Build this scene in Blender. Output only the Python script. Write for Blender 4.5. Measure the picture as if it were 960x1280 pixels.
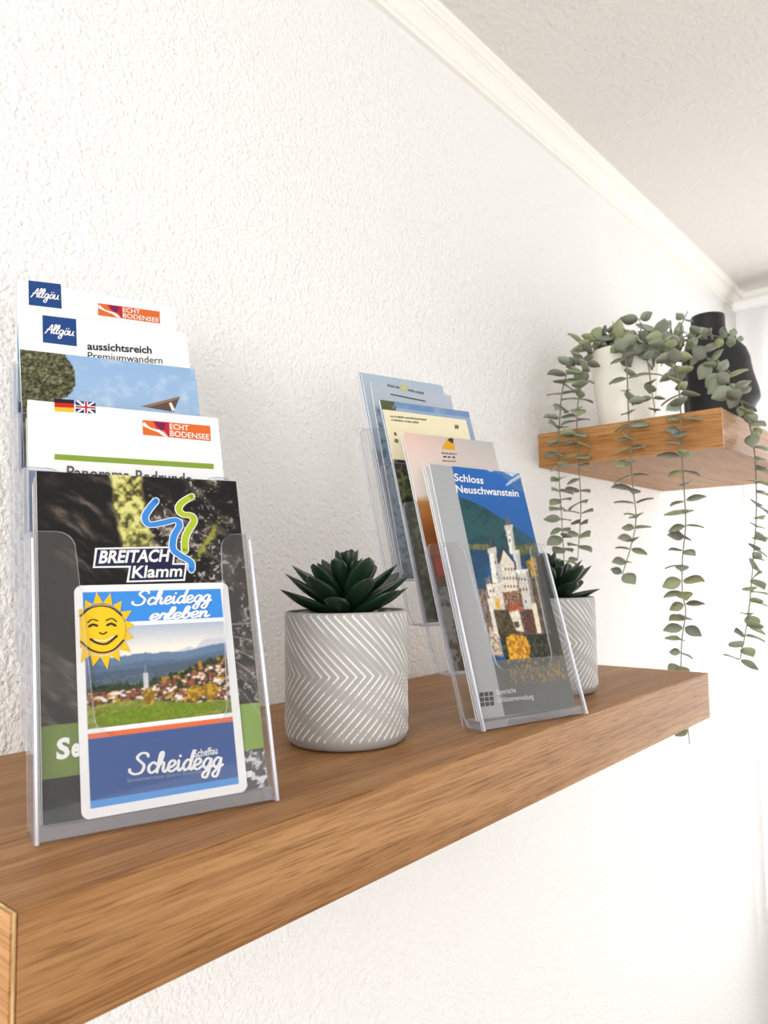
import bpy, bmesh, math, random
import numpy as np
from mathutils import Matrix, Vector

for o in list(bpy.data.objects):
    bpy.data.objects.remove(o, do_unlink=True)
C = bpy.context.scene.collection
random.seed(7)
rng = np.random.default_rng(7)

# ------------------------------------------------------------------ camera
# world: X runs along the long wall (away to the right), wall face at y = 0, room at y < 0,
# z = 0 is the top of the long shelf; metres.
F_PX = 938.05
CAM = np.array([-0.1233, -0.5371, 0.1198])
YAW, PITCH, ROLL = 0.7068, 0.0797, -0.0159
_cy, _sy, _cp, _sp = math.cos(YAW), math.sin(YAW), math.cos(PITCH), math.sin(PITCH)
FWD = np.array([_cy * _cp, _sy * _cp, _sp])
_r = np.array([_sy, -_cy, 0.0]); _u = np.cross(_r, FWD)
RIGHT = math.cos(ROLL) * _r + math.sin(ROLL) * _u
UP = -math.sin(ROLL) * _r + math.cos(ROLL) * _u
cam_d = bpy.data.cameras.new('camera')
cam = bpy.data.objects.new('camera', cam_d); C.objects.link(cam)
cam.matrix_world = Matrix(((RIGHT[0], UP[0], -FWD[0], CAM[0]), (RIGHT[1], UP[1], -FWD[1], CAM[1]),
                           (RIGHT[2], UP[2], -FWD[2], CAM[2]), (0, 0, 0, 1)))
cam_d.sensor_fit = 'HORIZONTAL'; cam_d.sensor_width = 36.0
cam_d.lens = 36.0 * F_PX / 960.0
cam_d.clip_start = 0.01
cam_d.dof.use_dof = True; cam_d.dof.focus_distance = 0.52; cam_d.dof.aperture_fstop = 22
bpy.context.scene.camera = cam

def ray(px):
    return RIGHT * ((px[0] - 480) / F_PX) + UP * (-(px[1] - 640) / F_PX) + FWD
def on_plane(px, o, n):
    d = ray(px); n = np.asarray(n, float)
    return CAM + d * (n @ (np.asarray(o, float) - CAM)) / (n @ d)

# ------------------------------------------------------------------ light
sc = bpy.context.scene
sc.view_settings.view_transform = 'Standard'; sc.view_settings.look = 'None'
sc.view_settings.gamma = 1.0; sc.view_settings.use_curve_mapping = False
sc.view_settings.exposure = 0.68
sc.cycles.max_bounces = 8; sc.cycles.diffuse_bounces = 4; sc.cycles.glossy_bounces = 4; sc.cycles.transparent_max_bounces = 32
w = bpy.data.worlds.new('daylight'); sc.world = w; w.use_nodes = True
bg = w.node_tree.nodes['Background']
bg.inputs['Color'].default_value = (0.985, 0.993, 1.0, 1); bg.inputs['Strength'].default_value = 0.84

def area(name, loc, target, sx, sy, power, color):
    l = bpy.data.lights.new(name, 'AREA'); l.shape = 'RECTANGLE'; l.size = sx; l.size_y = sy
    l.energy = power; l.color = color
    o = bpy.data.objects.new(name, l); C.objects.link(o); o.location = loc
    o.rotation_euler = (Vector(target) - Vector(loc)).to_track_quat('-Z', 'Y').to_euler()
    return o
# daylight falling in through the far window, and through the tall window of the room behind the viewer
area('window_daylight', (2.6, -0.75, 0.1), (0.6, -0.2, -0.1), 1.2, 1.5, 30, (1.0, 0.985, 0.95))
area('room_window_daylight', (-2.0, -1.05, 0.45), (0.3, 0.0, 0.1), 1.3, 1.3, 30, (1.0, 0.99, 0.98))

# ------------------------------------------------------------------ helpers
def lin(c):
    c = np.asarray(c, float) / 255.0
    return np.where(c <= 0.04045, c / 12.92, ((c + 0.055) / 1.055) ** 2.4)
def link(o, parent=None):
    C.objects.link(o)
    if parent is not None: o.parent = parent
    return o
def tag(o, label=None, cat=None, group=None, kind=None):
    if label: o['label'] = label
    if cat: o['category'] = cat
    if group: o['group'] = group
    if kind: o['kind'] = kind
    return o
def empty(name, loc=(0, 0, 0)):
    o = bpy.data.objects.new(name, None); o.empty_display_size = 0.02; o.location = loc
    return link(o)
def mesh_obj(name, verts, faces, mats, parent=None, smooth=False, fmat=None):
    me = bpy.data.meshes.new(name); me.from_pydata([tuple(map(float, v)) for v in verts], [], faces)
    for m in (mats if isinstance(mats, (list, tuple)) else [mats]): me.materials.append(m)
    if fmat is not None: me.polygons.foreach_set('material_index', fmat)
    if smooth: me.polygons.foreach_set('use_smooth', [True] * len(me.polygons))
    me.update()
    return link(bpy.data.objects.new(name, me), parent)
def bm_obj(name, bm, mats, parent=None, smooth=False):
    me = bpy.data.meshes.new(name); bmesh.ops.recalc_face_normals(bm, faces=bm.faces); bm.to_mesh(me); bm.free()
    for m in (mats if isinstance(mats, (list, tuple)) else [mats]): me.materials.append(m)
    if smooth: me.polygons.foreach_set('use_smooth', [True] * len(me.polygons))
    return link(bpy.data.objects.new(name, me), parent)
def add_box(bm, x0, x1, y0, y1, z0, z1):
    v = [bm.verts.new((x, y, z)) for x in (x0, x1) for y in (y0, y1) for z in (z0, z1)]
    for f in ((0, 1, 3, 2), (4, 6, 7, 5), (0, 4, 5, 1), (2, 3, 7, 6), (0, 2, 6, 4), (1, 5, 7, 3)):
        bm.faces.new([v[i] for i in f])
def box(name, x0, x1, y0, y1, z0, z1, mat, parent=None, bevel=0.0):
    bm = bmesh.new(); add_box(bm, x0, x1, y0, y1, z0, z1)
    if bevel: bmesh.ops.bevel(bm, geom=bm.edges[:], offset=bevel, segments=2, affect='EDGES')
    return bm_obj(name, bm, mat, parent)

class NT:
    def __init__(s, name):
        s.m = bpy.data.materials.new(name); s.m.use_nodes = True; s.t = s.m.node_tree
        s.b = s.t.nodes['Principled BSDF']; s.out = s.t.nodes['Material Output']
    def n(s, typ, **kw):
        nd = s.t.nodes.new(typ)
        for k, v in kw.items():
            if k in nd.inputs: nd.inputs[k].default_value = v
            else: setattr(nd, k, v)
        return nd
    def l(s, a, b): s.t.links.new(a, b)
PAPER = 0.78      # reflectance of coated white paper
def rgba(c): return (*[float(x) for x in lin(c)], 1.0)
_plain = {}
def plain(c, rough=0.5, spec=0.3):
    key = (tuple(c), rough, spec)
    if key not in _plain:
        t = NT('print_%d_%d_%d' % tuple(c)); t.b.inputs['Base Color'].default_value = rgba(c)
        t.b.inputs['Roughness'].default_value = rough; t.b.inputs['Specular IOR Level'].default_value = spec
        nz = t.n('ShaderNodeTexNoise', Scale=900.0); mx = t.n('ShaderNodeMixRGB', blend_type='MULTIPLY', Fac=0.04)
        mx.inputs['Color1'].default_value = (*[float(x) * PAPER for x in lin(c)], 1); t.l(nz.outputs['Fac'], mx.inputs['Color2'])
        t.l(mx.outputs['Color'], t.b.inputs['Base Color'])
        _plain[key] = t.m
    return _plain[key]

# --- surfaces
def plaster(name, col, scale, dist, strength=1.0, stretch=(1, 1, 1)):
    t = NT(name); t.b.inputs['Base Color'].default_value = rgba(col); t.b.inputs['Roughness'].default_value = 0.85
    t.b.inputs['Specular IOR Level'].default_value = 0.2
    tc = t.n('ShaderNodeTexCoord'); mp = t.n('ShaderNodeMapping'); mp.inputs['Scale'].default_value = stretch
    t.l(tc.outputs['Object'], mp.inputs['Vector'])
    n1 = t.n('ShaderNodeTexNoise', Scale=scale, Detail=3.0, Roughness=0.55)
    n2 = t.n('ShaderNodeTexNoise', Scale=scale * 0.33, Detail=2.0, Roughness=0.5)
    v = t.n('ShaderNodeTexVoronoi', Scale=scale * 0.8, feature='SMOOTH_F1')
    for k in (n1, n2, v): t.l(mp.outputs['Vector'], k.inputs['Vector'])
    a = t.n('ShaderNodeMath', operation='MULTIPLY_ADD'); a.inputs[1].default_value = 0.8
    t.l(n2.outputs['Fac'], a.inputs[0]); t.l(n1.outputs['Fac'], a.inputs[2])
    a2 = t.n('ShaderNodeMath', operation='MULTIPLY_ADD'); a2.inputs[1].default_value = -0.5
    t.l(v.outputs['Distance'], a2.inputs[0]); t.l(a.outputs[0], a2.inputs[2])
    bp = t.n('ShaderNodeBump', Strength=strength, Distance=dist)
    t.l(a2.outputs[0], bp.inputs['Height']); t.l(bp.outputs['Normal'], t.b.inputs['Normal'])
    return t.m
M_WALL = plaster('white_roughcast_plaster', (244, 243, 241), 300, 0.0023)
M_CEIL = plaster('white_textured_ceiling', (228, 224, 219), 150, 0.0025)
M_FAR = plaster('far_wall_plaster', (240, 238, 234), 150, 0.001)
M_TRIM = plaster('painted_cornice', (246, 243, 236), 60, 0.0002)
M_FLOOR = None
def wood(name, axis, base, dark, light, rough=0.42, fine=1.0):
    t = NT(name)
    tc = t.n('ShaderNodeTexCoord'); mp = t.n('ShaderNodeMapping')
    s = [48.0, 48.0, 48.0]; s[axis] = 2.2
    mp.inputs['Scale'].default_value = s; t.l(tc.outputs['Object'], mp.inputs['Vector'])
    n1 = t.n('ShaderNodeTexNoise', Scale=1.0, Detail=6.0, Roughness=0.62, Distortion=0.5)
    mp2 = t.n('ShaderNodeMapping'); s2 = [950.0 * fine] * 3; s2[axis] = 34.0 * fine; mp2.inputs['Scale'].default_value = s2
    t.l(tc.outputs['Object'], mp2.inputs['Vector'])
    n2 = t.n('ShaderNodeTexNoise', Scale=1.0, Detail=3.0, Roughness=0.6)
    mp3 = t.n('ShaderNodeMapping'); s3 = [480.0] * 3; s3[axis] = 13.0; mp3.inputs['Scale'].default_value = s3
    t.l(tc.outputs['Object'], mp3.inputs['Vector'])
    n3 = t.n('ShaderNodeTexNoise', Scale=1.0, Detail=4.0, Roughness=0.55, Distortion=0.3)
    t.l(mp.outputs['Vector'], n1.inputs['Vector']); t.l(mp2.outputs['Vector'], n2.inputs['Vector']); t.l(mp3.outputs['Vector'], n3.inputs['Vector'])
    r1 = t.n('ShaderNodeValToRGB'); e = r1.color_ramp.elements
    e[0].position = 0.32; e[0].color = rgba(dark); e[1].position = 0.68; e[1].color = rgba(light)
    m = e = r1.color_ramp.elements.new(0.5); m.color = rgba(base)
    t.l(n1.outputs['Fac'], r1.inputs['Fac'])
    r2 = t.n('ShaderNodeValToRGB'); e = r2.color_ramp.elements
    e[0].position = 0.36; e[0].color = (0.55, 0.46, 0.38, 1); e[1].position = 0.47; e[1].color = (1, 1, 1, 1)
    t.l(n2.outputs['Fac'], r2.inputs['Fac'])
    r3 = t.n('ShaderNodeValToRGB'); e = r3.color_ramp.elements
    e[0].position = 0.34; e[0].color = (0.55, 0.48, 0.4, 1); e[1].position = 0.56; e[1].color = (1.06, 1.05, 1.03, 1)
    t.l(n3.outputs['Fac'], r3.inputs['Fac'])
    mx = t.n('ShaderNodeMixRGB', blend_type='MULTIPLY', Fac=0.75); t.l(r1.outputs['Color'], mx.inputs['Color1']); t.l(r2.outputs['Color'], mx.inputs['Color2'])
    mx2 = t.n('ShaderNodeMixRGB', blend_type='MULTIPLY', Fac=0.6); t.l(mx.outputs['Color'], mx2.inputs['Color1']); t.l(r3.outputs['Color'], mx2.inputs['Color2'])
    t.l(mx2.outputs['Color'], t.b.inputs['Base Color']); t.b.inputs['Roughness'].default_value = rough; t.b.inputs['Specular IOR Level'].default_value = 0.16
    bp = t.n('ShaderNodeBump', Strength=0.25, Distance=0.0004); t.l(n2.outputs['Fac'], bp.inputs['Height']); t.l(bp.outputs['Normal'], t.b.inputs['Normal'])
    return t.m
M_OAK = wood('oak_veneer', 0, (168, 124, 80), (155, 111, 69), (180, 137, 93), 0.45)
M_OAK_END = wood('oak_end_edging', 1, (178, 130, 80), (166, 117, 68), (190, 143, 94))
M_EDGE = wood('pale_edging_seam', 2, (236, 204, 154), (222, 186, 134), (246, 220, 176))
M_FLOOR = wood('floor_laminate', 0, (168, 156, 144), (152, 139, 126), (184, 173, 162))

# ------------------------------------------------------------------ room shell
X0, X1, Y1, ZF, ZC = -2.2, 1.941, -3.0, -1.5, 0.822
def struct(o): o['kind'] = 'structure'; return o
struct(box('wall_left', X0, X1 + 0.2, 0.0, 0.15, ZF, ZC + 0.1, M_WALL))
struct(box('floor', X0, X1 + 0.2, Y1, 0.15, ZF - 0.1, ZF, M_FLOOR))
struct(box('ceiling', X0, X1 + 0.2, Y1, 0.15, ZC, ZC + 0.1, M_CEIL))
WY0, WY1, WZ0, WZ1 = -1.45, -0.12, -0.66, 0.62
bm = bmesh.new()
add_box(bm, X1, X1 + 0.2, WY1, 0.0, ZF, ZC); add_box(bm, X1, X1 + 0.2, Y1, WY0, ZF, ZC)
add_box(bm, X1, X1 + 0.2, WY0, WY1, ZF, WZ0); add_box(bm, X1, X1 + 0.2, WY0, WY1, WZ1, ZC)
struct(bm_obj('wall_far', bm, M_FAR))
# window in the far wall
t = NT('window_paint'); t.b.inputs['Base Color'].default_value = rgba((240, 240, 240)); t.b.inputs['Roughness'].default_value = 0.35; M_WIN = t.m
win = struct(empty('window_1', (X1 + 0.1, (WY0 + WY1) / 2, WZ0)))
def win_bar(name, y0, y1, z0, z1, d=0.03):
    o = box(name, -d, d, y0 - win.location.y, y1 - win.location.y, z0 - WZ0, z1 - WZ0, M_WIN, win, 0.004); return o
win_bar('frame_rail', WY0, WY1, WZ0, WZ0 + 0.06); win_bar('frame_rail', WY0, WY1, WZ1 - 0.06, WZ1)
win_bar('frame_stile', WY0, WY0 + 0.06, WZ0 + 0.06, WZ1 - 0.06); win_bar('frame_stile', WY1 - 0.06, WY1, WZ0 + 0.06, WZ1 - 0.06)
win_bar('mullion', -0.815, -0.755, WZ0 + 0.06, WZ1 - 0.06)
t = NT('clear_glass'); g = t.n('ShaderNodeBsdfTransparent'); gl = t.n('ShaderNodeBsdfGlossy', Roughness=0.01)
lw = t.n('ShaderNodeLayerWeight'); pw = t.n('ShaderNodeMath', operation='POWER'); pw.inputs[1].default_value = 5; t.l(lw.outputs['Facing'], pw.inputs[0])
ma = t.n('ShaderNodeMath', operation='MULTIPLY_ADD'); ma.inputs[1].default_value = 0.9; ma.inputs[2].default_value = 0.06; t.l(pw.outputs[0], ma.inputs[0])
ms = t.n('ShaderNodeMixShader'); t.l(ma.outputs[0], ms.inputs['Fac']); t.l(g.outputs[0], ms.inputs[1]); t.l(gl.outputs[0], ms.inputs[2]); t.l(ms.outputs[0], t.out.inputs['Surface'])
M_GLASS = t.m
for a, b in ((WY0 + 0.06, -0.815), (-0.755, WY1 - 0.06)):
    box('pane', -0.004, 0.004, a - win.location.y, b - win.location.y, 0.06, WZ1 - WZ0 - 0.06, M_GLASS, win)
# cornice: stepped cove profile (distance from wall, drop from ceiling)
prof = [(0, .044), (.007, .044), (.008, .0425), (.008, .0395), (.007, .038), (.0045, .0375), (.0045, .0345), (.0075, .0335), (.0095, .029), (.0135, .0235), (.0185, .0195),
        (.0215, .0185), (.0215, .0155), (.0190, .0145), (.0190, .0125), (.0225, .0115), (.0255, .008), (.0285, .0065), (.029, .005), (.029, 0), (0, 0)]
def cornice(name, along_x, a, b):
    n = len(prof); vs = []
    for e in (a, b):
        for d, dz in prof:
            if along_x: vs.append((e - (d if e == b else 0), -d, ZC - dz))
            else: vs.append((X1 - d, e - (d if e == a else 0), ZC - dz))
    fs = [(i, (i + 1) % n, n + (i + 1) % n, n + i) for i in range(n)] + [tuple(range(n)), tuple(range(2 * n - 1, n - 1, -1))]
    bm = bmesh.new(); bv = [bm.verts.new(v) for v in vs]
    for f in fs: bm.faces.new([bv[i] for i in f])
    struct(bm_obj(name, bm, M_TRIM))
cornice('trim_1', True, X0, X1)
cornice('trim_2', False, 0.0, Y1)
struct(box('baseboard_left', X0, X1, -0.015, 0.0, ZF, ZF + 0.07, M_TRIM))
# sheer curtain in front of the window
t = NT('sheer_curtain'); tb = t.n('ShaderNodeBsdfTranslucent', Color=(0.95, 0.95, 0.97, 1)); df = t.n('ShaderNodeBsdfDiffuse', Color=(0.93, 0.93, 0.95, 1)); tr = t.n('ShaderNodeBsdfTransparent')
wv = t.n('ShaderNodeTexNoise', Scale=700.0); mm = t.n('ShaderNodeMath', operation='MULTIPLY_ADD'); mm.inputs[1].default_value = 0.2; mm.inputs[2].default_value = 0.6
t.l(wv.outputs['Fac'], mm.inputs[0])
m1 = t.n('ShaderNodeMixShader'); t.l(mm.outputs[0], m1.inputs['Fac']); t.l(df.outputs[0], m1.inputs[1]); t.l(tb.outputs[0], m1.inputs[2])
m2 = t.n('ShaderNodeMixShader', Fac=0.18); t.l(m1.outputs[0], m2.inputs[1]); t.l(tr.outputs[0], m2.inputs[2]); t.l(m2.outputs[0], t.out.inputs['Surface'])
M_SHEER = t.m
cur = empty('curtain', (1.845, -0.02, -0.95)); tag(cur, 'white sheer curtain in folds hanging before the bright far window', 'curtain')
ny, nz = 260, 14; vs = []; fs = []
for j in range(nz + 1):
    z = j / nz * 1.70
    for i in range(ny + 1):
        y = -i / ny * 1.5
        a = 0.016 * (1 - 0.35 * j / nz)
        vs.append((a * math.sin(y * 70 + 0.6 * math.sin(y * 9)) + 0.006 * math.sin(y * 23 + z), y, z))
for j in range(nz):
    for i in range(ny):
        q = j * (ny + 1) + i; fs.append((q, q + 1, q + ny + 2, q + ny + 1))
mesh_obj('drape', vs, fs, M_SHEER, cur, True)
t = NT('rail_white'); t.b.inputs['Base Color'].default_value = rgba((238, 238, 236)); t.b.inputs['Roughness'].default_value = 0.3
box('rail', -0.02, 0.02, -1.5, 0.0, 1.70, 1.722, t.m, cur, 0.003)
box('rail_bracket', 0.02, X1 - 1.845, -0.42, -0.39, 1.705, 1.717, t.m, cur)
box('rail_bracket', 0.02, X1 - 1.845, -1.22, -1.19, 1.705, 1.717, t.m, cur)

# ------------------------------------------------------------------ shelves
def shelf(x0, x1, depth, zt, T, label):
    e = empty('floating_shelf', (x0, 0, zt - T)); tag(e, label, 'shelf', 'oak floating shelves')
    L = x1 - x0; s = 0.0022
    o = box('board', s, L - s, -depth, -0.0005, 0, T, M_OAK, e, 0.0008)
    for a in (0.0, L - s):
        box('edge_seam', a + s * 0.45 if a == 0 else a, a + s if a == 0 else a + s * 0.55, -depth, -0.0005, 0, T, M_EDGE, e)
        box('end_panel', a if a == 0 else a + s * 0.55, a + s * 0.45 if a == 0 else a + s, -depth, -0.0005, 0, T, M_OAK_END, e)
    return e
shelf(0.0, 0.771, 0.2535, 0.0, 0.05, 'long oak floating shelf carrying the brochure holders and succulents')
UZ, UX0, UX1, UD = 0.3188, 0.8582, 1.3525, 0.2577
shelf(UX0, UX1, UD, UZ, 0.05, 'higher oak floating shelf at the right carrying trailing plant and black vase')

# ------------------------------------------------------------------ acrylic brochure holders
def acrylic(name, tint, base_f, diff):
    t = NT(name); tr = t.n('ShaderNodeBsdfTransparent', Color=(*tint, 1)); gl = t.n('ShaderNodeBsdfGlossy', Roughness=0.03)
    lw = t.n('ShaderNodeLayerWeight'); pw = t.n('ShaderNodeMath', operation='POWER'); pw.inputs[1].default_value = 5; t.l(lw.outputs['Facing'], pw.inputs[0])
    ma = t.n('ShaderNodeMath', operation='MULTIPLY_ADD'); ma.inputs[1].default_value = 0.9; ma.inputs[2].default_value = base_f; t.l(pw.outputs[0], ma.inputs[0])
    ms = t.n('ShaderNodeMixShader'); t.l(ma.outputs[0], ms.inputs['Fac']); t.l(tr.outputs[0], ms.inputs[1]); t.l(gl.outputs[0], ms.inputs[2])
    last = ms
    if diff:
        df = t.n('ShaderNodeBsdfDiffuse', Color=(0.86, 0.88, 0.95, 1)); m2 = t.n('ShaderNodeMixShader')
        nz = t.n('ShaderNodeTexNoise', Scale=160.0, Detail=2.0); mr = t.n('ShaderNodeMapRange'); mr.inputs['From Min'].default_value = 0.35; mr.inputs['From Max'].default_value = 0.65
        mr.inputs['To Min'].default_value = diff * 0.55; mr.inputs['To Max'].default_value = min(1, diff * 1.35)
        t.l(nz.outputs['Fac'], mr.inputs['Value']); t.l(mr.outputs[0], m2.inputs['Fac'])
        t.l(ms.outputs[0], m2.inputs[1]); t.l(df.outputs[0], m2.inputs[2]); last = m2
    t.l(last.outputs[0], t.out.inputs['Surface'])
    return t.m
M_ACR = acrylic('clear_acrylic', (0.985, 0.985, 0.985), 0.05, 0)
M_ACE = acrylic('polished_acrylic_edge', (0.84, 0.86, 0.95), 0.14, 0.27)
M_ACF = acrylic('acrylic_floor', (0.86, 0.88, 0.95), 0.10, 0.10)
M_GLINT = acrylic('painted_corner_glint', (0.93, 0.94, 0.97), 0.2, 0.85)  # whitish diffuse colour stands in for the window reflected on the corners

def arc(cx, cz, r, a0, a1, n=6):
    return [(cx + r * math.cos(math.radians(a0 + (a1 - a0) * i / n)), cz + r * math.sin(math.radians(a0 + (a1 - a0) * i / n))) for i in range(n + 1)]
def slab(name, outline, fn, th, parent, mats=(M_ACR, M_ACE)):
    """outline: 2D points; fn(a, b, t) -> local xyz with t in 0..th"""
    n = len(outline); bm = bmesh.new()
    f0 = [bm.verts.new(fn(a, b, 0.0)) for a, b in outline]; f1 = [bm.verts.new(fn(a, b, th)) for a, b in outline]
    bm.faces.new(f0); bm.faces.new(f1[::-1])
    for i in range(n):
        f = bm.faces.new((f0[i], f1[i], f1[(i + 1) % n], f0[(i + 1) % n])); f.material_index = 1
    return bm_obj(name, bm, list(mats), parent)

DY, DZ = 0.034, 0.037
class Holder:
    def __init__(s, x, y, deg, lean, W, L, label):
        s.o = np.array([x, y, 0.0]); s.deg = deg; s.th = lean; s.W = W; s.L = L
        r = math.radians(deg); s.u = np.array([math.cos(r), math.sin(r), 0]); s.n = np.array([-math.sin(r), math.cos(r), 0])
        s.up = s.n * math.sin(lean) + np.array([0, 0, math.cos(lean)]); s.nn = s.n * math.cos(lean) - np.array([0, 0, math.sin(lean)])
        e = empty('brochure_holder', (x, y, 0)); e.rotation_euler = (0, 0, r); s.e = e
        tag(e, label, 'brochure holder', 'clear tiered brochure holders')
        S, Co = math.sin(lean), math.cos(lean); tp = 0.002
        def pan(k):   # panel plane of tier k: (u, s, t) -> holder xyz
            return lambda a, b, t: (a, DY * k + b * S + t * Co, DZ * k + b * Co - t * S)
        for k in range(5):
            low = 0.0 if k == 0 else -(DZ / Co) + 0.001
            if k == 0: low = 0.002
            hi = L
            if k < 4:
                cl, cr_, cb, rr = 0.0215, W - 0.0185, 0.044, 0.009
                out = [(0.0, low), (W, low)] + arc(W - 0.002, hi - 0.002, 0.002, 0, 90, 3) + arc(cr_ + rr, hi - rr, rr, 90, 180)
                out += arc(cr_ - 0.005 - 0.010, cb + 0.010, 0.010, 0, -90) + arc(cl + 0.006 + 0.010, cb + 0.010, 0.010, -90, -180)
                out += arc(cl - rr, hi - rr, rr, 0, 90) + arc(0.002, hi - 0.002, 0.002, 90, 180, 3)
                slab('front_panel' if k == 0 else 'tier_panel', out, pan(k), tp, e)
            else:
                out = [(0.0, low), (W, low), (W, hi - 0.035), (0, hi - 0.035)]
                slab('back_panel', out, pan(k), tp, e)
            if k < 4:
                # side walls of the pocket, outline in (y, z)
                y0, z0 = DY * k, DZ * k
                yb = DY * (k + 1) - DZ * S / Co          # back of the pocket floor
                zt = z0 + L * Co
                fa = y0 + L * S
                bb = DY * (k + 1) + (zt - DZ * (k + 1)) * S / Co
                g = tp / Co + 0.0002
                outl = [(y0 + g, z0 + 0.0005), (yb - 0.008, z0 + 0.0005)] + [(yb - 0.008 + 0.0075 * math.sin(math.radians(a)), z0 + 0.008 - 0.0075 * math.cos(math.radians(a))) for a in (20, 45, 70)]
                outl += [(yb + 0.008 * S / Co - 0.0003, z0 + 0.009), (bb - 0.0003 - 0.004 * S / Co, zt - 0.004), (bb - 0.004, zt - 0.0005), (fa + g, zt - 0.0005)]
                for x in (0.0, W - tp):
                    slab('side_wall', outl, lambda a, b, t, x=x: (x + t, a, b), tp, e)
                zf = z0 + (0.0065 if k == 0 else 0.0015)
                box('pocket_floor', tp + 0.0002, W - tp - 0.0002, y0 + g + (zf - z0) * S / Co, yb - 0.0005, zf - (0.0055 if k == 0 else 0.0012), zf, M_ACF, e)
        # pale strips added on the front pocket's corners, window glint put into their colour
        for x in (0.0012, W - 0.0012):
            P = [pan(0)(x, b, -0.0003) for b in (0.001, L - 0.004)]
            tube('corner_glint', P, 0.0008, M_GLINT, e)
    def us(s, k, d, px):
        O = s.o + s.n * DY * k + np.array([0, 0, DZ * k]) + s.nn * d
        P = on_plane(px, O, s.nn)
        return (P - O) @ s.u, (P - O) @ s.up
def tube(name, pts, r, mat, parent=None, seg=8, taper=None):
    P = [np.asarray(p, float) for p in pts]; vs = []; fs = []
    for i, p in enumerate(P):
        d = P[min(i + 1, len(P) - 1)] - P[max(i - 1, 0)]; d = d / (np.linalg.norm(d) + 1e-9)
        a = np.cross(d, [0.3, 1, 0.2]); a /= np.linalg.norm(a); b = np.cross(d, a)
        rr = r * (1 if taper is None else 1 - taper * i / (len(P) - 1))
        for q in range(seg):
            an = 2 * math.pi * q / seg; vs.append(p + a * rr * math.cos(an) + b * rr * math.sin(an))
    for i in range(len(P) - 1):
        for q in range(seg):
            fs.append((i * seg + q, i * seg + (q + 1) % seg, (i + 1) * seg + (q + 1) % seg, (i + 1) * seg + q))
    fs += [tuple(range(seg - 1, -1, -1)), tuple(range((len(P) - 1) * seg, len(P) * seg))]
    return mesh_obj(name, vs, fs, mat, parent, True)

H1 = Holder(0.03545, -0.19486, -17.65, 0.2752, 0.118, 0.149, 'clear acrylic four-tier brochure holder at the near left of the long shelf')
H2 = Holder(0.3527, -0.2241, -15.5, 0.2962, 0.114, 0.149, 'clear acrylic four-tier brochure holder between the two succulents')

# ------------------------------------------------------------------ printing
t = NT('printed_cover'); at = t.n('ShaderNodeVertexColor', layer_name='ink'); t.l(at.outputs['Color'], t.b.inputs['Base Color'])
t.b.inputs['Roughness'].default_value = 0.38; t.b.inputs['Specular IOR Level'].default_value = 0.35; M_INK = t.m
t = NT('paper_edges'); t.b.inputs['Roughness'].default_value = 0.7
tc = t.n('ShaderNodeTexCoord'); mp = t.n('ShaderNodeMapping'); mp.inputs['Scale'].default_value = (1, 2600, 1); t.l(tc.outputs['Object'], mp.inputs['Vector'])
nz = t.n('ShaderNodeTexNoise', Scale=1.0, Detail=1.0); t.l(mp.outputs['Vector'], nz.inputs['Vector'])
rp = t.n('ShaderNodeValToRGB'); rp.color_ramp.elements[0].position = 0.35; rp.color_ramp.elements[0].color = rgba((196, 196, 198)); rp.color_ramp.elements[1].position = 0.6; rp.color_ramp.elements[1].color = rgba((244, 244, 244))
t.l(nz.outputs['Fac'], rp.inputs['Fac']); t.l(rp.outputs['Color'], t.b.inputs['Base Color']); M_PAPER = t.m

def fbm(X, Y, scale, seed=0, octv=4, gain=0.55):
    out = np.zeros_like(X, float); amp = 1.0; tot = 0
    for o in range(octv):
        r = np.random.default_rng(seed * 31 + o); tab = r.random((257, 257))
        x = X * scale * 2 ** o; y = Y * scale * 2 ** o
        xi = np.floor(x).astype(int); yi = np.floor(y).astype(int); fx = x - xi; fy = y - yi
        fx = fx * fx * (3 - 2 * fx); fy = fy * fy * (3 - 2 * fy)
        g = lambda a, b: tab[(xi + a) % 257, (yi + b) % 257]
        out += amp * ((g(0, 0) * (1 - fx) + g(1, 0) * fx) * (1 - fy) + (g(0, 1) * (1 - fx) + g(1, 1) * fx) * fy)
        tot += amp; amp *= gain
    return out / tot
def inpoly(X, Z, pts):
    ins = np.zeros(X.shape, bool); n = len(pts)
    for i in range(n):
        x0, z0 = pts[i]; x1, z1 = pts[(i + 1) % n]
        if z0 == z1: continue
        c = ((Z >= min(z0, z1)) & (Z < max(z0, z1))) & (X < (x1 - x0) * (Z - z0) / (z1 - z0) + x0)
        ins ^= c
    return ins
def near(X, Z, pts):
    d = np.full(X.shape, 1e9)
    for (x0, z0), (x1, z1) in zip(pts[:-1], pts[1:]):
        vx, vz = x1 - x0, z1 - z0; L = vx * vx + vz * vz + 1e-12
        tt = np.clip(((X - x0) * vx + (Z - z0) * vz) / L, 0, 1)
        d = np.minimum(d, np.hypot(X - x0 - tt * vx, Z - z0 - tt * vz))
    return d
def soften(img, mask, n=1):
    for _ in range(n):
        q = np.pad(img, ((1, 1), (1, 1), (0, 0)), 'edge'); k = (q[1:-1, 1:-1] * 2 + q[:-2, 1:-1] + q[2:, 1:-1] + q[1:-1, :-2] + q[1:-1, 2:]) / 6; img[mask] = k[mask]
def mixc(img, mask, col, a=1.0):
    m = (mask * a)[..., None] if mask.dtype != bool else (mask.astype(float) * a)[..., None]
    img[:] = img * (1 - m) + np.asarray(col, float) * m
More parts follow.
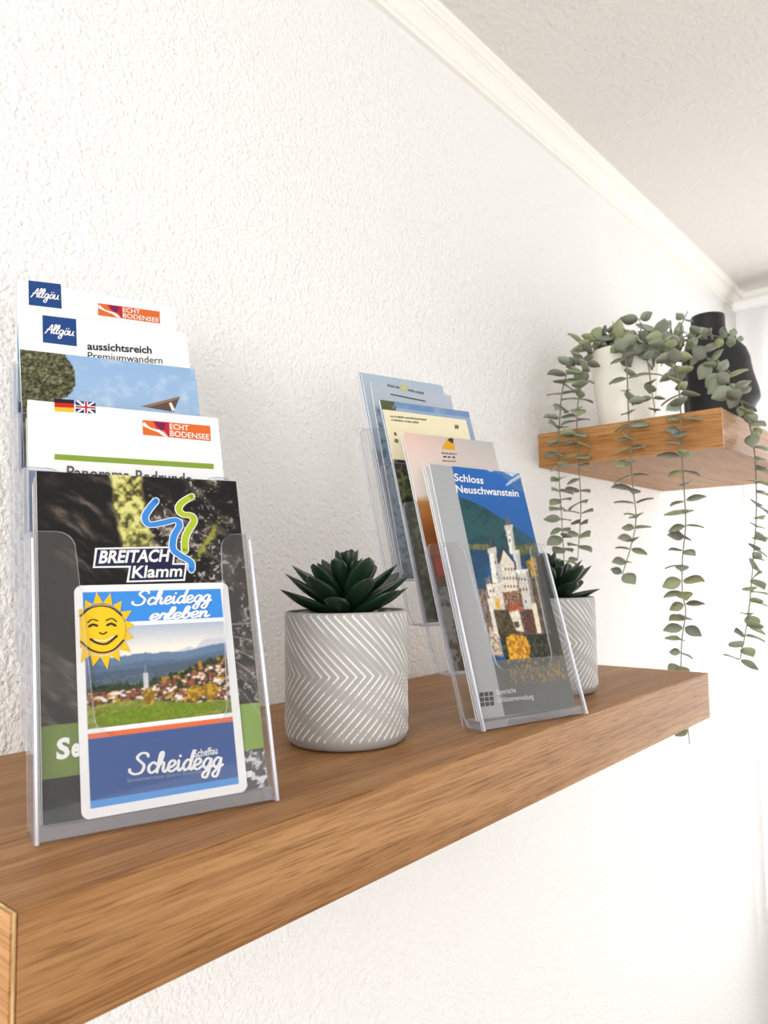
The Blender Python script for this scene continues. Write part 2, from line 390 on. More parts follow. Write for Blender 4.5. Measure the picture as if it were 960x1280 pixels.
def smooth(pts, n=6):
    P = [np.asarray(p, float) for p in pts]; P = [2 * P[0] - P[1]] + P + [2 * P[-1] - P[-2]]; out = []
    for i in range(1, len(P) - 2):
        for j in range(n):
            s = j / n; a, b, c, d = P[i - 1:i + 3]
            out.append(0.5 * (2 * b + (c - a) * s + (2 * a - 5 * b + 4 * c - d) * s * s + (3 * b - a - 3 * c + d) * s ** 3))
    out.append(P[-2]); return out

_cu = bpy.data.curves.new('h', 'FONT'); _cu.body = 'H'; _cu.size = 1.0
_ob = bpy.data.objects.new('h', _cu); C.objects.link(_ob)
_me = bpy.data.meshes.new_from_object(_ob.evaluated_get(bpy.context.evaluated_depsgraph_get())); CAP_H = max(v.co.y for v in _me.vertices)
bpy.data.objects.remove(_ob); bpy.data.curves.remove(_cu); bpy.data.meshes.remove(_me)

class Brochure:
    """A leaflet standing in tier k of a holder. Local frame (mm in, m out): x across, z up the cover, y into the stack."""
    def __init__(s, H, k, d, u0, s0, w, h, t, name, label, paint=None, res=1.0, tilt=0.0, group='brochures in the left holder', cat='brochure', corner=0.0):
        s.H, s.k, s.d, s.u0, s.s0, s.w, s.h = H, k, d, u0, s0, w, h; s.tilt = math.radians(tilt)
        s.e = empty(name); tag(s.e, label, cat, group)
        O = H.o + H.n * DY * k + np.array([0, 0, DZ * k]) + H.nn * d * 1e-3 + H.u * u0 * 1e-3 + H.up * s0 * 1e-3
        s.e.matrix_world = Matrix.Translation(O.tolist()) @ Matrix.Rotation(math.radians(H.deg), 4, 'Z') @ Matrix.Rotation(-H.th, 4, 'X') @ Matrix.Rotation(s.tilt, 4, 'Y')
        r = max(corner, 0.01); m = 1e-3
        out = arc(w - r, r, r, -90, 0, 5) + arc(w - r, h - r, r, 0, 90, 5) + arc(r, h - r, r, 90, 180, 5) + arc(r, r, r, 180, 270, 5) if corner else [(0, 0), (w, 0), (w, h), (0, h)]
        slab('pages', [(a * m, b * m) for a, b in out], lambda a, b, q: (a, 0.0001 + q, b), t * m, s.e, (M_PAPER, M_PAPER))
        nx, nz = max(2, int(w / res)), max(2, int(h / res))
        xs = np.linspace(0, w, nx + 1); zs = np.linspace(0, h, nz + 1); X, Z = np.meshgrid(xs, zs)
        img = np.full(X.shape + (3,), 250.0)
        if paint: paint(s, X, Z, img)
        img += (fbm(X, Z, 0.8, 5, 2)[..., None] - 0.5) * 6
        col = np.ones((X.size, 4)); col[:, :3] = lin(np.clip(img, 2, 252)).reshape(-1, 3) * PAPER
        me = bpy.data.meshes.new('cover')
        me.vertices.add(X.size); co = np.zeros((X.size, 3)); co[:, 0] = X.ravel() * m; co[:, 2] = Z.ravel() * m; me.vertices.foreach_set('co', co.ravel())
        i = (np.arange(nz)[:, None] * (nx + 1) + np.arange(nx)[None, :])
        if corner:
            cx, cz = X[:-1, :-1] + w / nx / 2, Z[:-1, :-1] + h / nz / 2
            qx = np.minimum(cx, w - cx); qz = np.minimum(cz, h - cz)
            i = i[~((qx < r) & (qz < r) & (np.hypot(r - qx, r - qz) > r))]
        i = i.ravel()
        q = np.stack([i, i + 1, i + nx + 2, i + nx + 1], 1).astype(np.int32)
        me.loops.add(q.size); me.loops.foreach_set('vertex_index', q.ravel()); me.polygons.add(len(q)); me.polygons.foreach_set('loop_start', np.arange(0, q.size, 4, dtype=np.int32)); me.polygons.foreach_set('loop_total', np.full(len(q), 4, dtype=np.int32))
        me.update(calc_edges=True); me.validate()
        ca = me.color_attributes.new('ink', 'FLOAT_COLOR', 'POINT'); ca.data.foreach_set('color', col.ravel())
        me.materials.append(M_INK); s.cover = link(bpy.data.objects.new('cover', me), s.e)
    def P(s, px):
        u, v = s.H.us(s.k, s.d * 1e-3, px); x, z = u * 1e3 - s.u0, v * 1e3 - s.s0
        c, q = math.cos(s.tilt), math.sin(s.tilt)     # undo the in-plane tilt
        return (x * c - z * q, x * q + z * c)
    def PP(s, pxs): return [s.P(p) for p in pxs]
    def decal(s, name, polys, lay=1):
        vs, fs, fm, mats = [], [], [], []
        for i, (pts, colr) in enumerate(polys):
            m = plain(colr)
            if m not in mats: mats.append(m)
            b = len(vs); vs += [(x * 1e-3, -(0.00008 + 0.00006 * lay + 0.000006 * i), z * 1e-3) for x, z in pts]; fs.append(tuple(range(b, b + len(pts)))); fm.append(mats.index(m))
        return mesh_obj(name, vs, fs, mats, s.cover, fmat=fm)
    def fit(s, name, V, faces, box_, colr, lay, shear=0.0):
        """V in own units -> local rectangle given by (left-baseline, right-baseline, left-top)"""
        (ax, az), (bx, bz), (cx, cz) = box_
        V = np.asarray(V, float); x0, x1 = V[:, 0].min(), V[:, 0].max(); y1 = V[:, 1].max() if s.ytop is None else s.ytop
        a = (V[:, 0] - x0) / (x1 - x0); b = V[:, 1] / y1; lift = V[:, 2] * 1e-6 if V.shape[1] > 2 else 0.0
        X = ax + a * (bx - ax) + b * (cx - ax); Z = az + a * (bz - az) + b * (cz - az)
        vs = np.stack([X * 1e-3, np.full(len(V), -(0.0001 + 0.00006 * lay)) - lift, Z * 1e-3], 1)
        return mesh_obj(name, vs, faces, plain(colr), s.cover)
    ytop = None
    def text(s, body, a, b, c, colr, bold=0.0, lay=3, name='lettering', shear=0.0):
        cu = bpy.data.curves.new('t', 'FONT'); cu.body = body; cu.size = 1.0; cu.offset = bold; cu.shear = shear; cu.resolution_u = 3
        ob = bpy.data.objects.new('t', cu); C.objects.link(ob); dg = bpy.context.evaluated_depsgraph_get()
        me = bpy.data.meshes.new_from_object(ob.evaluated_get(dg)); V = [(v.co.x, v.co.y) for v in me.vertices]; Fc = [tuple(p.vertices) for p in me.polygons]
        bpy.data.objects.remove(ob); bpy.data.curves.remove(cu); bpy.data.meshes.remove(me)
        s.ytop = CAP_H
        return s.fit(name, V, Fc, s.PP([a, b, c]), colr, lay)
    def microprint(s, a, b, hgt, colr, seed=1):
        """type too small to read: a row of tiny letter-sized marks"""
        rd = random.Random(seed); a, b = np.array(a, float), np.array(b, float); L = np.linalg.norm(b - a); d = (b - a) / L; x = 0.0; polys = []
        while x < L - .8:
            wd = rd.uniform(.7, 1.4); p, q = a + d * x, a + d * min(L, x + wd); h = hgt * rd.uniform(.75, 1.1)
            polys.append((s.PP([p, q, q - (0, h), p - (0, h)]), colr)); x += wd + (rd.uniform(.35, .6) if rd.random() < .82 else 1.3)
        return s.decal('fine_print', polys, 3)
    def script(s, body, a, b, c, colr, width=0.2, lay=3, ytop=1.95, shear=0.18, name='script_lettering'):
        V, Fc = [], []; x = 0.0; nst = 0
        for ch in body:
            adv, strokes = CURSIVE[ch]
            for st in strokes:
                pts = smooth([(x + px + shear * py, py) for px, py in st], 5) if len(st) > 2 else [np.array((x + px + shear * py, py)) for px, py in st]
                R2 = []; ribbon(R2, Fc, pts, width, len(V)); V += [(p[0], p[1], 16.0 * nst + (12.0 * i / (2 * len(pts)) if i < 2 * len(pts) else (-1.5 if i < 2 * len(pts) + 8 else 13.5))) for i, p in enumerate(R2)]; nst += 1
            x += adv
        s.ytop = ytop
        return s.fit(name, V, Fc, s.PP([a, b, c]), colr, lay)
def ribbon(V, Fc, pts, width, b0=0):
    n = len(pts); L = []
    for i, p in enumerate(pts):
        d = np.asarray(pts[min(i + 1, n - 1)]) - np.asarray(pts[max(i - 1, 0)]); d = d / (np.linalg.norm(d) + 1e-9)
        wd = width * (0.42 + 0.12 * abs(d[1])); q = np.array([-d[1], d[0]]) * wd
        L.append((b0 + len(V), b0 + len(V) + 1)); V += [tuple(p + q), tuple(p - q)]
    for i in range(n - 1): Fc.append((L[i][0], L[i][1], L[i + 1][1], L[i + 1][0]))
    for p, i in ((pts[0], 0), (pts[-1], n - 1)):     # round caps
        b = b0 + len(V); V += [(p[0] + width * .46 * math.cos(a * math.pi / 4), p[1] + width * .46 * math.sin(a * math.pi / 4)) for a in range(8)]; Fc.append(tuple(range(b, b + 8)))
CURSIVE = {
 'S': (1.35, [[(1.25, 1.6), (1.1, 1.9), (.6, 1.95), (.3, 1.55), (.65, 1.15), (1.0, .75), (.85, .15), (.3, 0), (-.15, .25), (-.2, .5)]]),
 'c': (.78, [[(.7, .8), (.45, 1), (.12, .7), (.12, .25), (.4, 0), (.8, .25)]]),
 'h': (.98, [[(0, .2), (.4, 1.3), (.42, 1.9), (.2, 1.8), (.12, .9), (.1, 0)], [(.1, .3), (.35, .9), (.6, .85), (.6, .2), (.78, 0), (1, .25)]]),
 'e': (.86, [[(0, .36), (.4, .45), (.66, .75), (.5, 1.03), (.2, .92), (.08, .5), (.18, .08), (.48, 0), (.9, .32)]]),
 'i': (.5, [[(.1, 1), (.1, .25), (.25, 0), (.5, .25)], [(.18, 1.4), (.19, 1.46)]]),
 'd': (1.0, [[(.72, .85), (.4, 1), (.08, .5), (.25, 0), (.6, .25), (.8, 1.0), (.92, 1.95), (.75, 1.2), (.72, .2), (.85, 0), (1.05, .25)]]),
 'g': (.95, [[(.72, .88), (.4, 1), (.08, .5), (.3, .02), (.62, .35), (.76, .98), (.7, -.1), (.5, -.85), (.15, -.8), (.2, -.4), (1.0, .25)]]),
 'r': (.72, [[(0, .2), (.2, 1.1), (.28, .85), (.6, .95), (.52, .4), (.6, 0), (.8, .2)]]),
 'l': (.55, [[(0, .2), (.42, 1.2), (.45, 1.85), (.22, 1.85), (.12, .4), (.25, 0), (.58, .25)]]),
 'b': (.85, [[(0, .2), (.42, 1.3), (.42, 1.9), (.2, 1.8), (.1, .4), (.3, 0), (.65, .3), (.6, .85), (.35, .85), (.9, .8)]]),
 'n': (.98, [[(.02, 1), (.12, .9), (.1, 0)], [(.1, .4), (.4, .98), (.6, .8), (.6, .2), (.75, 0), (1, .25)]]),
 'A': (1.15, [[(-.1, -.1), (.35, .8), (.85, 1.9), (.9, .8), (.95, 0)], [(.1, .75), (1.25, .85)]]),
 'a': (.9, [[(.7, .88), (.4, 1), (.08, .5), (.25, 0), (.6, .35), (.74, .98), (.68, .2), (.95, .15)]]),
 'ä': (.9, [[(.7, .88), (.4, 1), (.08, .5), (.25, 0), (.6, .35), (.74, .98), (.68, .2), (.95, .15)], [(.25, 1.4), (.26, 1.46)], [(.65, 1.4), (.66, 1.46)]]),
 'u': (1.0, [[(.08, 1), (.08, .25), (.3, 0), (.6, .4), (.7, 1), (.68, .2), (.95, .05)]]),
}
def rectpx(b, x0, y0, x1, y1): return b.PP([(x0, y0), (x1, y0), (x1, y1), (x0, y1)])
def quad(b, *p): return b.PP(p)

# ---- painters ------------------------------------------------------------
def paint_gorge(b, X, Z, img):
    wx, wz = fbm(X, Z, .07, 41, 3) * 9, fbm(X, Z, .07, 42, 3) * 9
    st = fbm((X * .62 + Z * .78 + wx) * 1.0, (Z * .62 - X * .78 + wz) * .22, .22, 9, 5, .62)      # diagonal strata
    big = fbm(X, Z, .045, 1, 3); v = np.clip((st - .44) * 3.4, 0, 1) * np.clip((big - .3) * 3, .12, 1)
    img[:] = np.array([12, 10, 10]) + v[..., None] * np.array([112, 102, 92])
    spk = np.clip((fbm(X + wx, Z, .55, 21, 3) - .60) * 9, 0, 1) * np.clip((big - .38) * 5, 0, 1) * (X > 56); mixc(img, spk, (206, 200, 192), .8)
    c = 45 + .13 * (b.h - Z); gap = np.clip((9.5 - np.abs(X - c) + 3 * (fbm(X, Z, .15, 33, 3) - .5)) / 2.5, 0, 1) * np.clip((Z - 126) / 12, 0, 1)
    g2 = fbm(X, Z, .28, 4, 4); mixc(img, gap, (168, 164, 86)); mixc(img, gap * np.clip((g2 - .48) * 7, 0, 1), (226, 222, 140)); mixc(img, gap * np.clip((.46 - g2) * 8, 0, 1), (64, 62, 34))
    moss = np.exp(-((X - 92 - .75 * (Z - 140)) / 2.6) ** 2) * ((Z > 122) & (Z < 152)); mixc(img, np.clip(moss * (g2 - .40) * 6, 0, 1), (158, 156, 66), .9)
    mixc(img, (Z > 20) & (Z < 44), (112, 134, 62)); mixc(img, (Z > 20) & (Z < 44) & (X > 85), (138, 170, 78))
    water = (Z < 20) & (X > 70); mixc(img, water, (96, 98, 100), .6); mixc(img, np.clip((fbm(X, Z, .4, 8, 3) - .5) * 6, 0, 1) * water, (225, 225, 228))
    for q in range(6):
        mixc(img, (np.abs(Z - (88 - q * 5.5 - .012 * (X - 84) ** 2 * (q * .6))) < .45) & (X > 84), (196, 194, 192), .6)
def paint_town(b, X, Z, img):
    img[:] = (252, 252, 252); inx = (X > 4) & (X < b.w - 4.5)
    zt = lambda p: b.P(p)[1]
    zb0, zb1 = 4.5, 8.0
    z_o0 = 36.0; z_ph0, z_ph1 = 40.5, 90.5
    mixc(img, inx & (Z > zb0) & (Z < zb1), (70, 150, 228)); mixc(img, inx & (Z >= zb1) & (Z < z_o0), (36, 82, 152))
    mixc(img, inx & (Z >= z_o0) & (Z < z_o0 + 2.6), (236, 116, 70))
    ph = inx & (Z > z_ph0) & (Z < z_ph1); mixc(img, inx & (Z > 92.3) & (Z < b.h - 3.6), (58, 146, 232))
    f = (Z - z_ph0) / (z_ph1 - z_ph0)
    g = np.clip((f - .74) / .26, 0, 1)[..., None]; sky = np.array([176, 190, 208])[None, None] * g + np.array([250, 240, 228]) * (1 - g)
    img[ph] = sky[ph]
    ridge = .70 + .05 * (fbm(X, X * 0, .06, 2, 4) - .5) * 2 + .05 * np.clip((X - 50) / 25, 0, 1); mixc(img, ph & (f < ridge + .05 * np.clip((X - 45) / 20, 0, 1) * fbm(X, X * 0, .25, 6, 3) * 2), (206, 206, 216)); mixc(img, ph & (f < ridge), (104, 128, 158))
    mixc(img, ph & (f < ridge - .08), (92, 112, 140)); mixc(img, ph & (f < .50 + .1 * (X / b.w) + .04 * fbm(X, X * 0, .2, 13, 3)), (82, 98, 116))
    hill = .40 + .20 * np.clip((X - 34) / 40, 0, 1); mixc(img, ph & (f < hill), (142, 150, 62))
    tr = hill + .10 * (fbm(X, X * 0, .55, 7, 3) - .35); tn = fbm(X, Z, .5, 17, 3)
    trees = ph & (f < tr) & (f > hill - .09); mixc(img, trees, (54, 66, 44)); mixc(img, trees & (tn > .52) & (X > 40), (178, 132, 48)); mixc(img, trees & (tn < .38), (40, 48, 36))
    town = ph & (f > .15) & (f < hill - .05); c = fbm(X, Z * 1.5, .42, 23, 2); c2 = fbm(X + 40, Z * 1.6, .42, 29, 2); mixc(img, town, (62, 58, 50))
    mixc(img, town & (c > .57), (150, 84, 62)); mixc(img, town & (c2 > .60), (232, 224, 216)); mixc(img, town & (c2 < .38) & (c < .5), (48, 56, 40)); mixc(img, town & (c < .34), (196, 140, 56))
    mixc(img, ph & (np.abs(X - 33) < 1.3) & (f > .28) & (f < .50), (206, 206, 208)); mixc(img, ph & (np.abs(X - 33) < .6) & (f >= .50) & (f < .58), (120, 140, 140))
    green = ph & (f < .19 + .05 * np.sin(X / 14)); mixc(img, green, (146, 150, 66)); mixc(img, green & (fbm(X, Z * 3, .15, 31, 3) > .52), (118, 132, 48))
    oval = ph & (((X - 38) / 30) ** 2 + ((f - .085) / .075) ** 2 < 1); mixc(img, oval, (112, 136, 30))
    for bx, bz, r in ((58, .25, 4.5), (66, .25, 4.8), (34, .26, 3)):
        m = ph & (((X - bx) / r) ** 2 + ((f - bz) / .085) ** 2 < 1.0 + .6 * (tn - .5)); mixc(img, m, (134, 104, 30)); mixc(img, m & (tn > .52), (196, 152, 44))
    soften(img, ph & (f > .02) & (f < .98), 1); img[ph] += ((fbm(X, Z, .9, 71, 3)[ph] - .5) * 44 * (f[ph] < .5))[:, None]
def paint_cycle(b, X, Z, img):
    img[:] = (252, 252, 252); z1 = b.P((68, 577))[1]
    mixc(img, Z < z1 - 6, (120, 136, 172)); x0, x1 = b.P((68, 577))[0], b.P((267, 585))[0]
    mixc(img, (Z < z1) & (Z > z1 - 26) & (X > x0) & (X < x1), (250, 250, 250)); mixc(img, (Z < 100), (70, 92, 60))
    mixc(img, (Z < 100) & (fbm(X, Z, .2, 3) > .5), (110, 130, 70))
def paint_hike(b, X, Z, img):
    img[:] = (252, 252, 252); mixc(img, Z < b.h - 60, (120, 160, 200))
def paint_gable(b, X, Z, img):
    f = Z / b.h; img[:] = np.array([150, 186, 226]) + (1 - f[..., None]) * np.array([70, 40, 12])
    n = fbm(X, Z, .14, 5, 4); mixc(img, np.clip((n - .5) * 3, 0, 1), (214, 228, 242), .6)
    e = b.P((92, 480))[0]; r = e - 4 + 9 * np.sin((b.h - Z) / 9.0) * .5  + 7 * (fbm(X, Z, .18, 8, 3) - .4)
    tree = (X < r); t1 = fbm(X, Z, .5, 12, 4); mixc(img, tree, (84, 84, 56)); img[tree] += ((fbm(X, Z, .9, 44, 3)[tree] - .5) * 190 + (t1[tree] - .5) * 120)[:, None]
    mixc(img, Z < b.h - 62, (96, 104, 84))
def paint_lake(b, X, Z, img):
    img[:] = (252, 252, 252); mixc(img, Z < b.h - 33, (92, 150, 205)); mixc(img, Z < b.h - 60, (150, 190, 196)); mixc(img, Z < b.h - 90, (40, 78, 140))
def paint_castle(b, X, Z, img):
    cv = lambda pts: b.PP([(555 + x / 4.744, 575 + y / 4.744) for x, y in pts])
    img[:] = (172, 175, 178); zb = b.P((640, 824))[1]; mixc(img, Z < zb, (98, 101, 100)); mixc(img, X < b.P((567, 590))[0], (176, 179, 182))
    ph = (X > b.P((566, 590))[0]) & (Z > zb); n = fbm(X, Z, .12, 3, 4); n2 = fbm(X, Z, .5, 5, 4); n3 = fbm(X, Z, .9, 8, 2)
    def poly(px, c, a=1.0, amp=0.0, nz=None):
        m = ph & inpoly(X, Z, cv(px)); mixc(img, m, c, a)
        if amp: img[m] += ((n2 if nz is None else nz)[m] - .5)[:, None] * amp
        return m
    f = np.clip((Z - 90) / 110, 0, 1); sky = np.array([20, 84, 140]) * (1 - f[..., None]) + np.array([26, 104, 186]) * f[..., None]; img[ph] = sky[ph]
    poly([(200, 30), (300, 40), (450, 45), (480, 200), (420, 170), (380, 120), (320, 80)], (66, 118, 176), 1, 60)
    poly([(215, 38), (260, 50), (300, 66), (275, 70)], (214, 226, 240)); poly([(320, 46), (430, 58), (450, 70), (405, 100), (350, 70)], (196, 212, 232), 1, 90, n3); poly([(450, 84), (390, 120), (362, 152), (376, 152), (452, 104)], (206, 218, 236), .9, 60)
    m = poly([(40, 205), (130, 232), (230, 276), (330, 338), (430, 400), (530, 470), (545, 540), (100, 530)], (22, 70, 80), 1, 46); mixc(img, m & (n > .52), (40, 92, 92), .55)
    poly([(430, 400), (530, 470), (545, 520), (440, 470)], (40, 92, 128), .6)
    poly([(105, 500), (268, 498), (268, 545), (130, 530)], (104, 104, 70), 1, 90); poly([(400, 510), (545, 490), (555, 580), (440, 580)], (96, 104, 66), 1, 100)
    poly([(108, 528), (268, 536), (256, 800), (165, 790)], (24, 72, 106), 1, 20, n); poly([(440, 570), (550, 545), (570, 800), (520, 760)], (32, 66, 92), 1, 20)
    poly([(165, 770), (262, 760), (340, 1165), (235, 1165)], (126, 108, 96), 1, 130); poly([(165, 770), (200, 765), (250, 1000), (215, 1010)], (150, 122, 104), .5, 60)
    poly([(500, 700), (560, 560), (760, 560), (760, 1030), (575, 1035)], (28, 36, 48), 1, 40); mt = poly([(478, 606), (540, 560), (572, 745), (530, 748), (508, 650)], (120, 112, 52), 1, 80); mixc(img, mt & (n2 > .46), (208, 160, 48))
    poly([(235, 700), (560, 690), (640, 1045), (320, 1060)], (98, 86, 72), 1, 110)
    W1, W2, W3, DK = (244, 238, 226), (214, 206, 194), (196, 192, 188), (52, 56, 68)
    poly([(364, 400), (404, 396), (428, 560), (392, 560)], W1, 1, 40); poly([(392, 400), (404, 396), (428, 560), (412, 560)], W3); poly([(356, 388), (410, 382), (406, 416), (364, 420)], W2, 1, 50, n3); poly([(362, 386), (370, 318), (404, 380)], (88, 98, 118)); poly([(366, 440), (412, 434), (414, 446), (368, 452)], W3)
    poly([(404, 540), (446, 530), (462, 660), (428, 660)], (226, 222, 216), 1, 40); poly([(428, 560), (446, 545), (462, 650), (446, 655)], W3)
    poly([(262, 522), (306, 512), (338, 730), (288, 730)], W1, 1, 50); poly([(290, 515), (306, 512), (338, 730), (318, 730)], W3, 1, 30); poly([(264, 528), (270, 438), (302, 512)], (70, 76, 92)); poly([(284, 520), (288, 452), (304, 512)], (50, 54, 66)); poly([(258, 530), (310, 520), (312, 545), (260, 556)], W2, 1, 60, n3)
    poly([(310, 566), (345, 500), (426, 606), (430, 660), (325, 640)], DK); poly([(326, 640), (352, 532), (416, 612), (448, 800), (352, 800)], (232, 222, 204), 1, 44); poly([(320, 620), (336, 600), (352, 760), (334, 760)], W3)
    poly([(428, 660), (500, 650), (545, 884), (470, 884)], (214, 208, 200), 1, 40); poly([(424, 652), (500, 644), (502, 668), (428, 676)], W1, 1, 120, n3); poly([(488, 660), (502, 655), (546, 880), (526, 884)], (150, 140, 134))
    poly([(250, 744), (346, 722), (362, 890), (288, 890)], (226, 216, 202), 1, 80); poly([(252, 740), (264, 676), (280, 735)], (112, 128, 148)); poly([(252, 738), (282, 732), (290, 800), (262, 806)], W1)
    m = poly([(346, 786), (456, 772), (476, 890), (368, 896)], (196, 166, 136), 1, 110, n3); mixc(img, m & (n3 > .56), (120, 64, 48)); mixc(img, m & (n3 < .38), (70, 58, 50))
    poly([(300, 826), (328, 820), (334, 880), (310, 884)], (222, 176, 60), 1, 60); poly([(384, 852), (450, 846), (462, 900), (392, 912)], (170, 88, 58), 1, 60)
    poly([(296, 886), (386, 892), (430, 1036), (332, 1050)], (76, 66, 38), 1, 90); poly([(384, 902), (442, 888), (476, 1022), (430, 1012)], (236, 224, 204), 1, 70, n3); poly([(414, 960), (440, 955), (450, 990), (424, 996)], (86, 66, 52))
    poly([(468, 898), (536, 886), (556, 1024), (482, 1028)], (98, 58, 50), 1, 50); poly([(518, 852), (546, 846), (580, 1026), (554, 1032)], (240, 226, 200), 1, 30); poly([(256, 822), (276, 818), (332, 1064), (306, 1066)], (236, 228, 216), 1, 40)
    m = poly([(268, 980), (330, 1060), (356, 1165), (276, 1150)], (186, 168, 148), 1, 150, n3)
    for r, (x0, y0, c) in enumerate(((360, 640, 4), (352, 694, 5), (358, 742, 5), (300, 600, 1), (310, 670, 1), (385, 470, 1), (440, 700, 3), (450, 760, 3), (270, 770, 2), (480, 832, 1))):
        for q in range(c):
            x = x0 + q * 18; poly([(x, y0), (x + 8, y0 - 1), (x + 9, y0 + 15), (x + 1, y0 + 16)], (96, 82, 74))
    m = poly([(330, 1044), (760, 1022), (780, 1230), (380, 1230)], (36, 42, 30), 1, 50); mixc(img, m & (n2 > .6), (80, 84, 44))
    m = poly([(366, 1056), (412, 1028), (484, 1048), (512, 1104), (504, 1230), (398, 1230), (384, 1150)], (196, 134, 24), 1, 150); mixc(img, m & (n2 > .52), (240, 182, 46))
    soften(img, ph, 2); zs = b.P((600, 690))[1]; amp = np.clip((zs - Z) / 20, .12, 1)[ph]; img[ph] += amp[:, None] * ((n3[ph] - .5) * 46 + (fbm(X, Z, 1.4, 77, 2)[ph] - .5) * 34)[:, None]
    low = (Z < zb) & (Z > zb - 20) & (X > 38); mixc(img, low & (n2 > .58), (176, 140, 78), .8)
def paint_sunset(b, X, Z, img):
    z1, z2, z3 = b.P((520, 622))[1], b.P((530, 700))[1], b.P((530, 735))[1]
    f = np.clip((Z - z1) / (b.h - z1), 0, 1)[..., None]; c = np.clip((X - 10) / 70, 0, 1)[..., None]
    img[:] = np.array([250, 246, 240]) * (1 - f) + np.array([236, 200, 186]) * f; img[:] = img * (1 - .8 * c * f) + np.array([186, 188, 192]) * .8 * c * f
    mixc(img, np.clip(((z1 - Z) + 5 * fbm(X, Z, .1, 2)) / 8, 0, 1), (214, 142, 62)); mixc(img, np.clip((z1 - 14 - Z) / 18, 0, 1), (168, 92, 36)); mixc(img, Z < z2 + 4, (120, 62, 34))
    mixc(img, Z < z3 + 4, (70, 74, 74)); n = fbm(X, Z, .2, 4, 3); mixc(img, (Z < z3) & (n > .5), (176, 172, 168)); mixc(img, (Z < z3 - 22) & (n < .5), (96, 60, 44)); mixc(img, (np.abs(Z - z2 + 6) < 8) & (X < 26) & (X > 6), (206, 66, 36))
def paint_alpine(b, X, Z, img):
    f = (Z / b.h)[..., None]; img[:] = np.array([150, 176, 206]); mixc(img, Z > b.h - 7, (112, 146, 190)); mixc(img, np.clip((fbm(X, Z, .06, 2) - .5) * 4, 0, 1), (178, 196, 218), .5)
    tn = fbm(X, Z, .35, 6, 4); mixc(img, (X < 12 + 8 * tn) & (Z > b.h - 22), (84, 96, 62)); mixc(img, (Z < b.h - 62), (50, 58, 42)); mixc(img, (Z < b.h - 62) & (tn > .52), (86, 104, 58)); mixc(img, (Z < b.h - 62) & (tn < .42), (26, 30, 26))
def paint_cream(b, X, Z, img):
    img[:] = (250, 240, 204); tn = fbm(X, Z, .3, 16, 4); zc = b.P((482, 573))[1]; lo = Z < zc
    mixc(img, lo, (40, 44, 34)); mixc(img, lo & (tn > .5), (84, 96, 52)); mixc(img, lo & (tn > .6), (126, 132, 84)); mixc(img, lo & (tn < .42), (24, 26, 24))
def paint_map(b, X, Z, img):
    img[:] = (190, 200, 212); mixc(img, Z < b.h - 26, (160, 180, 202)); mixc(img, (fbm(X, Z, .3, 19, 3) > .56) & (Z < b.h - 30), (110, 130, 146))

# ---- holder 1 ------------------------------------------------------------
def bodensee(b, x0, y0, x1, y1, x2, y2, x3, y3):
    """orange logo with red, purple and white wing shapes; corners TL TR BR BL in px"""
    A = [np.array(b.P(p)) for p in ((x0, y0), (x1, y1), (x2, y2), (x3, y3))]
    g = lambda a, v: tuple((A[0] * (1 - a) + A[1] * a) * (1 - v) + (A[3] * (1 - a) + A[2] * a) * v)
    b.decal('logo', [([g(0, 0), g(1, 0), g(1, 1), g(0, 1)], (232, 112, 44)), ([g(.14, 0), g(.27, 0), g(.27, .55), g(.2, .5)], (206, 36, 52)), ([g(.26, .0), g(.38, 0), g(.38, 1), g(.3, .55)], (196, 32, 60)), ([g(.17, .05), g(.33, .08), g(.3, .6), g(.24, .55)], (120, 30, 84)),
                     ([g(.02, .12), g(.06, .3), g(.12, .5), g(.24, .58), g(.3, .72), g(.36, 1), g(.3, .98), g(.22, .74), g(.1, .58), g(.0, .4)], (252, 252, 250)), ([g(.0, .22), g(.03, .2), g(.1, .48), g(.06, .48)], (252, 252, 250))])
    px = lambda a, v: ((x0 * (1 - a) + x1 * a) * (1 - v) + (x3 * (1 - a) + x2 * a) * v, (y0 * (1 - a) + y1 * a) * (1 - v) + (y3 * (1 - a) + y2 * a) * v)
    b.text('ECHT', px(.40, .45), px(.68, .45), px(.40, .1), (252, 250, 246), .01)
    b.text('BODENSEE', px(.40, .92), px(.98, .92), px(.40, .56), (252, 250, 246), .01)
def square_logo(b, x0, y0, x1, y1):
    dy = (x1 - x0) * .12
    b.decal('logo', [(b.PP([(x0, y0), (x1, y0 + dy), (x1 + 1, y1), (x0 + .5, y1 - dy)]), (28, 72, 138))])
    w = x1 - x0; m = (y0 + y1) / 2
    b.script('Allgäu', (x0 + w * .06, m + 2.5), (x0 + w * .95, m + 7), (x0 + w * .06, m - 9), (250, 250, 250), .21, shear=.2)

g1 = 'brochures in the left holder'; g2 = 'brochures in the right holder'
town = Brochure(H1, 0, 3.0, 20.5, 8.2, 81.5, 112.5, .5, 'town_leaflet', 'rounded white-bordered leaflet with smiling sun and village photo, front of left holder', paint_town, .42, 0, g1, 'leaflet', 4.0)
gorge = Brochure(H1, 0, 4.2, 4.0, 8.9, 110.0, 174.8, 1.6, 'gorge_brochure', 'black rocky gorge brochure with blue and green river logo, behind the sun leaflet', paint_gorge, .5, 0, g1)
cycle = Brochure(H1, 1, 3.5, 3.0, 5.0, 112.0, 187.0, 1.5, 'cycling_brochure', 'white brochure with two small flags and a green bar in left holder', paint_cycle, 1.0, 0, g1)
gable = Brochure(H1, 2, 3.0, 5.6, 6.0, 109.0, 187.0, 1.2, 'photo_brochure', 'blue-sky photo brochure with tree and wooden gable in left holder', paint_gable, .8, -1.2, g1)
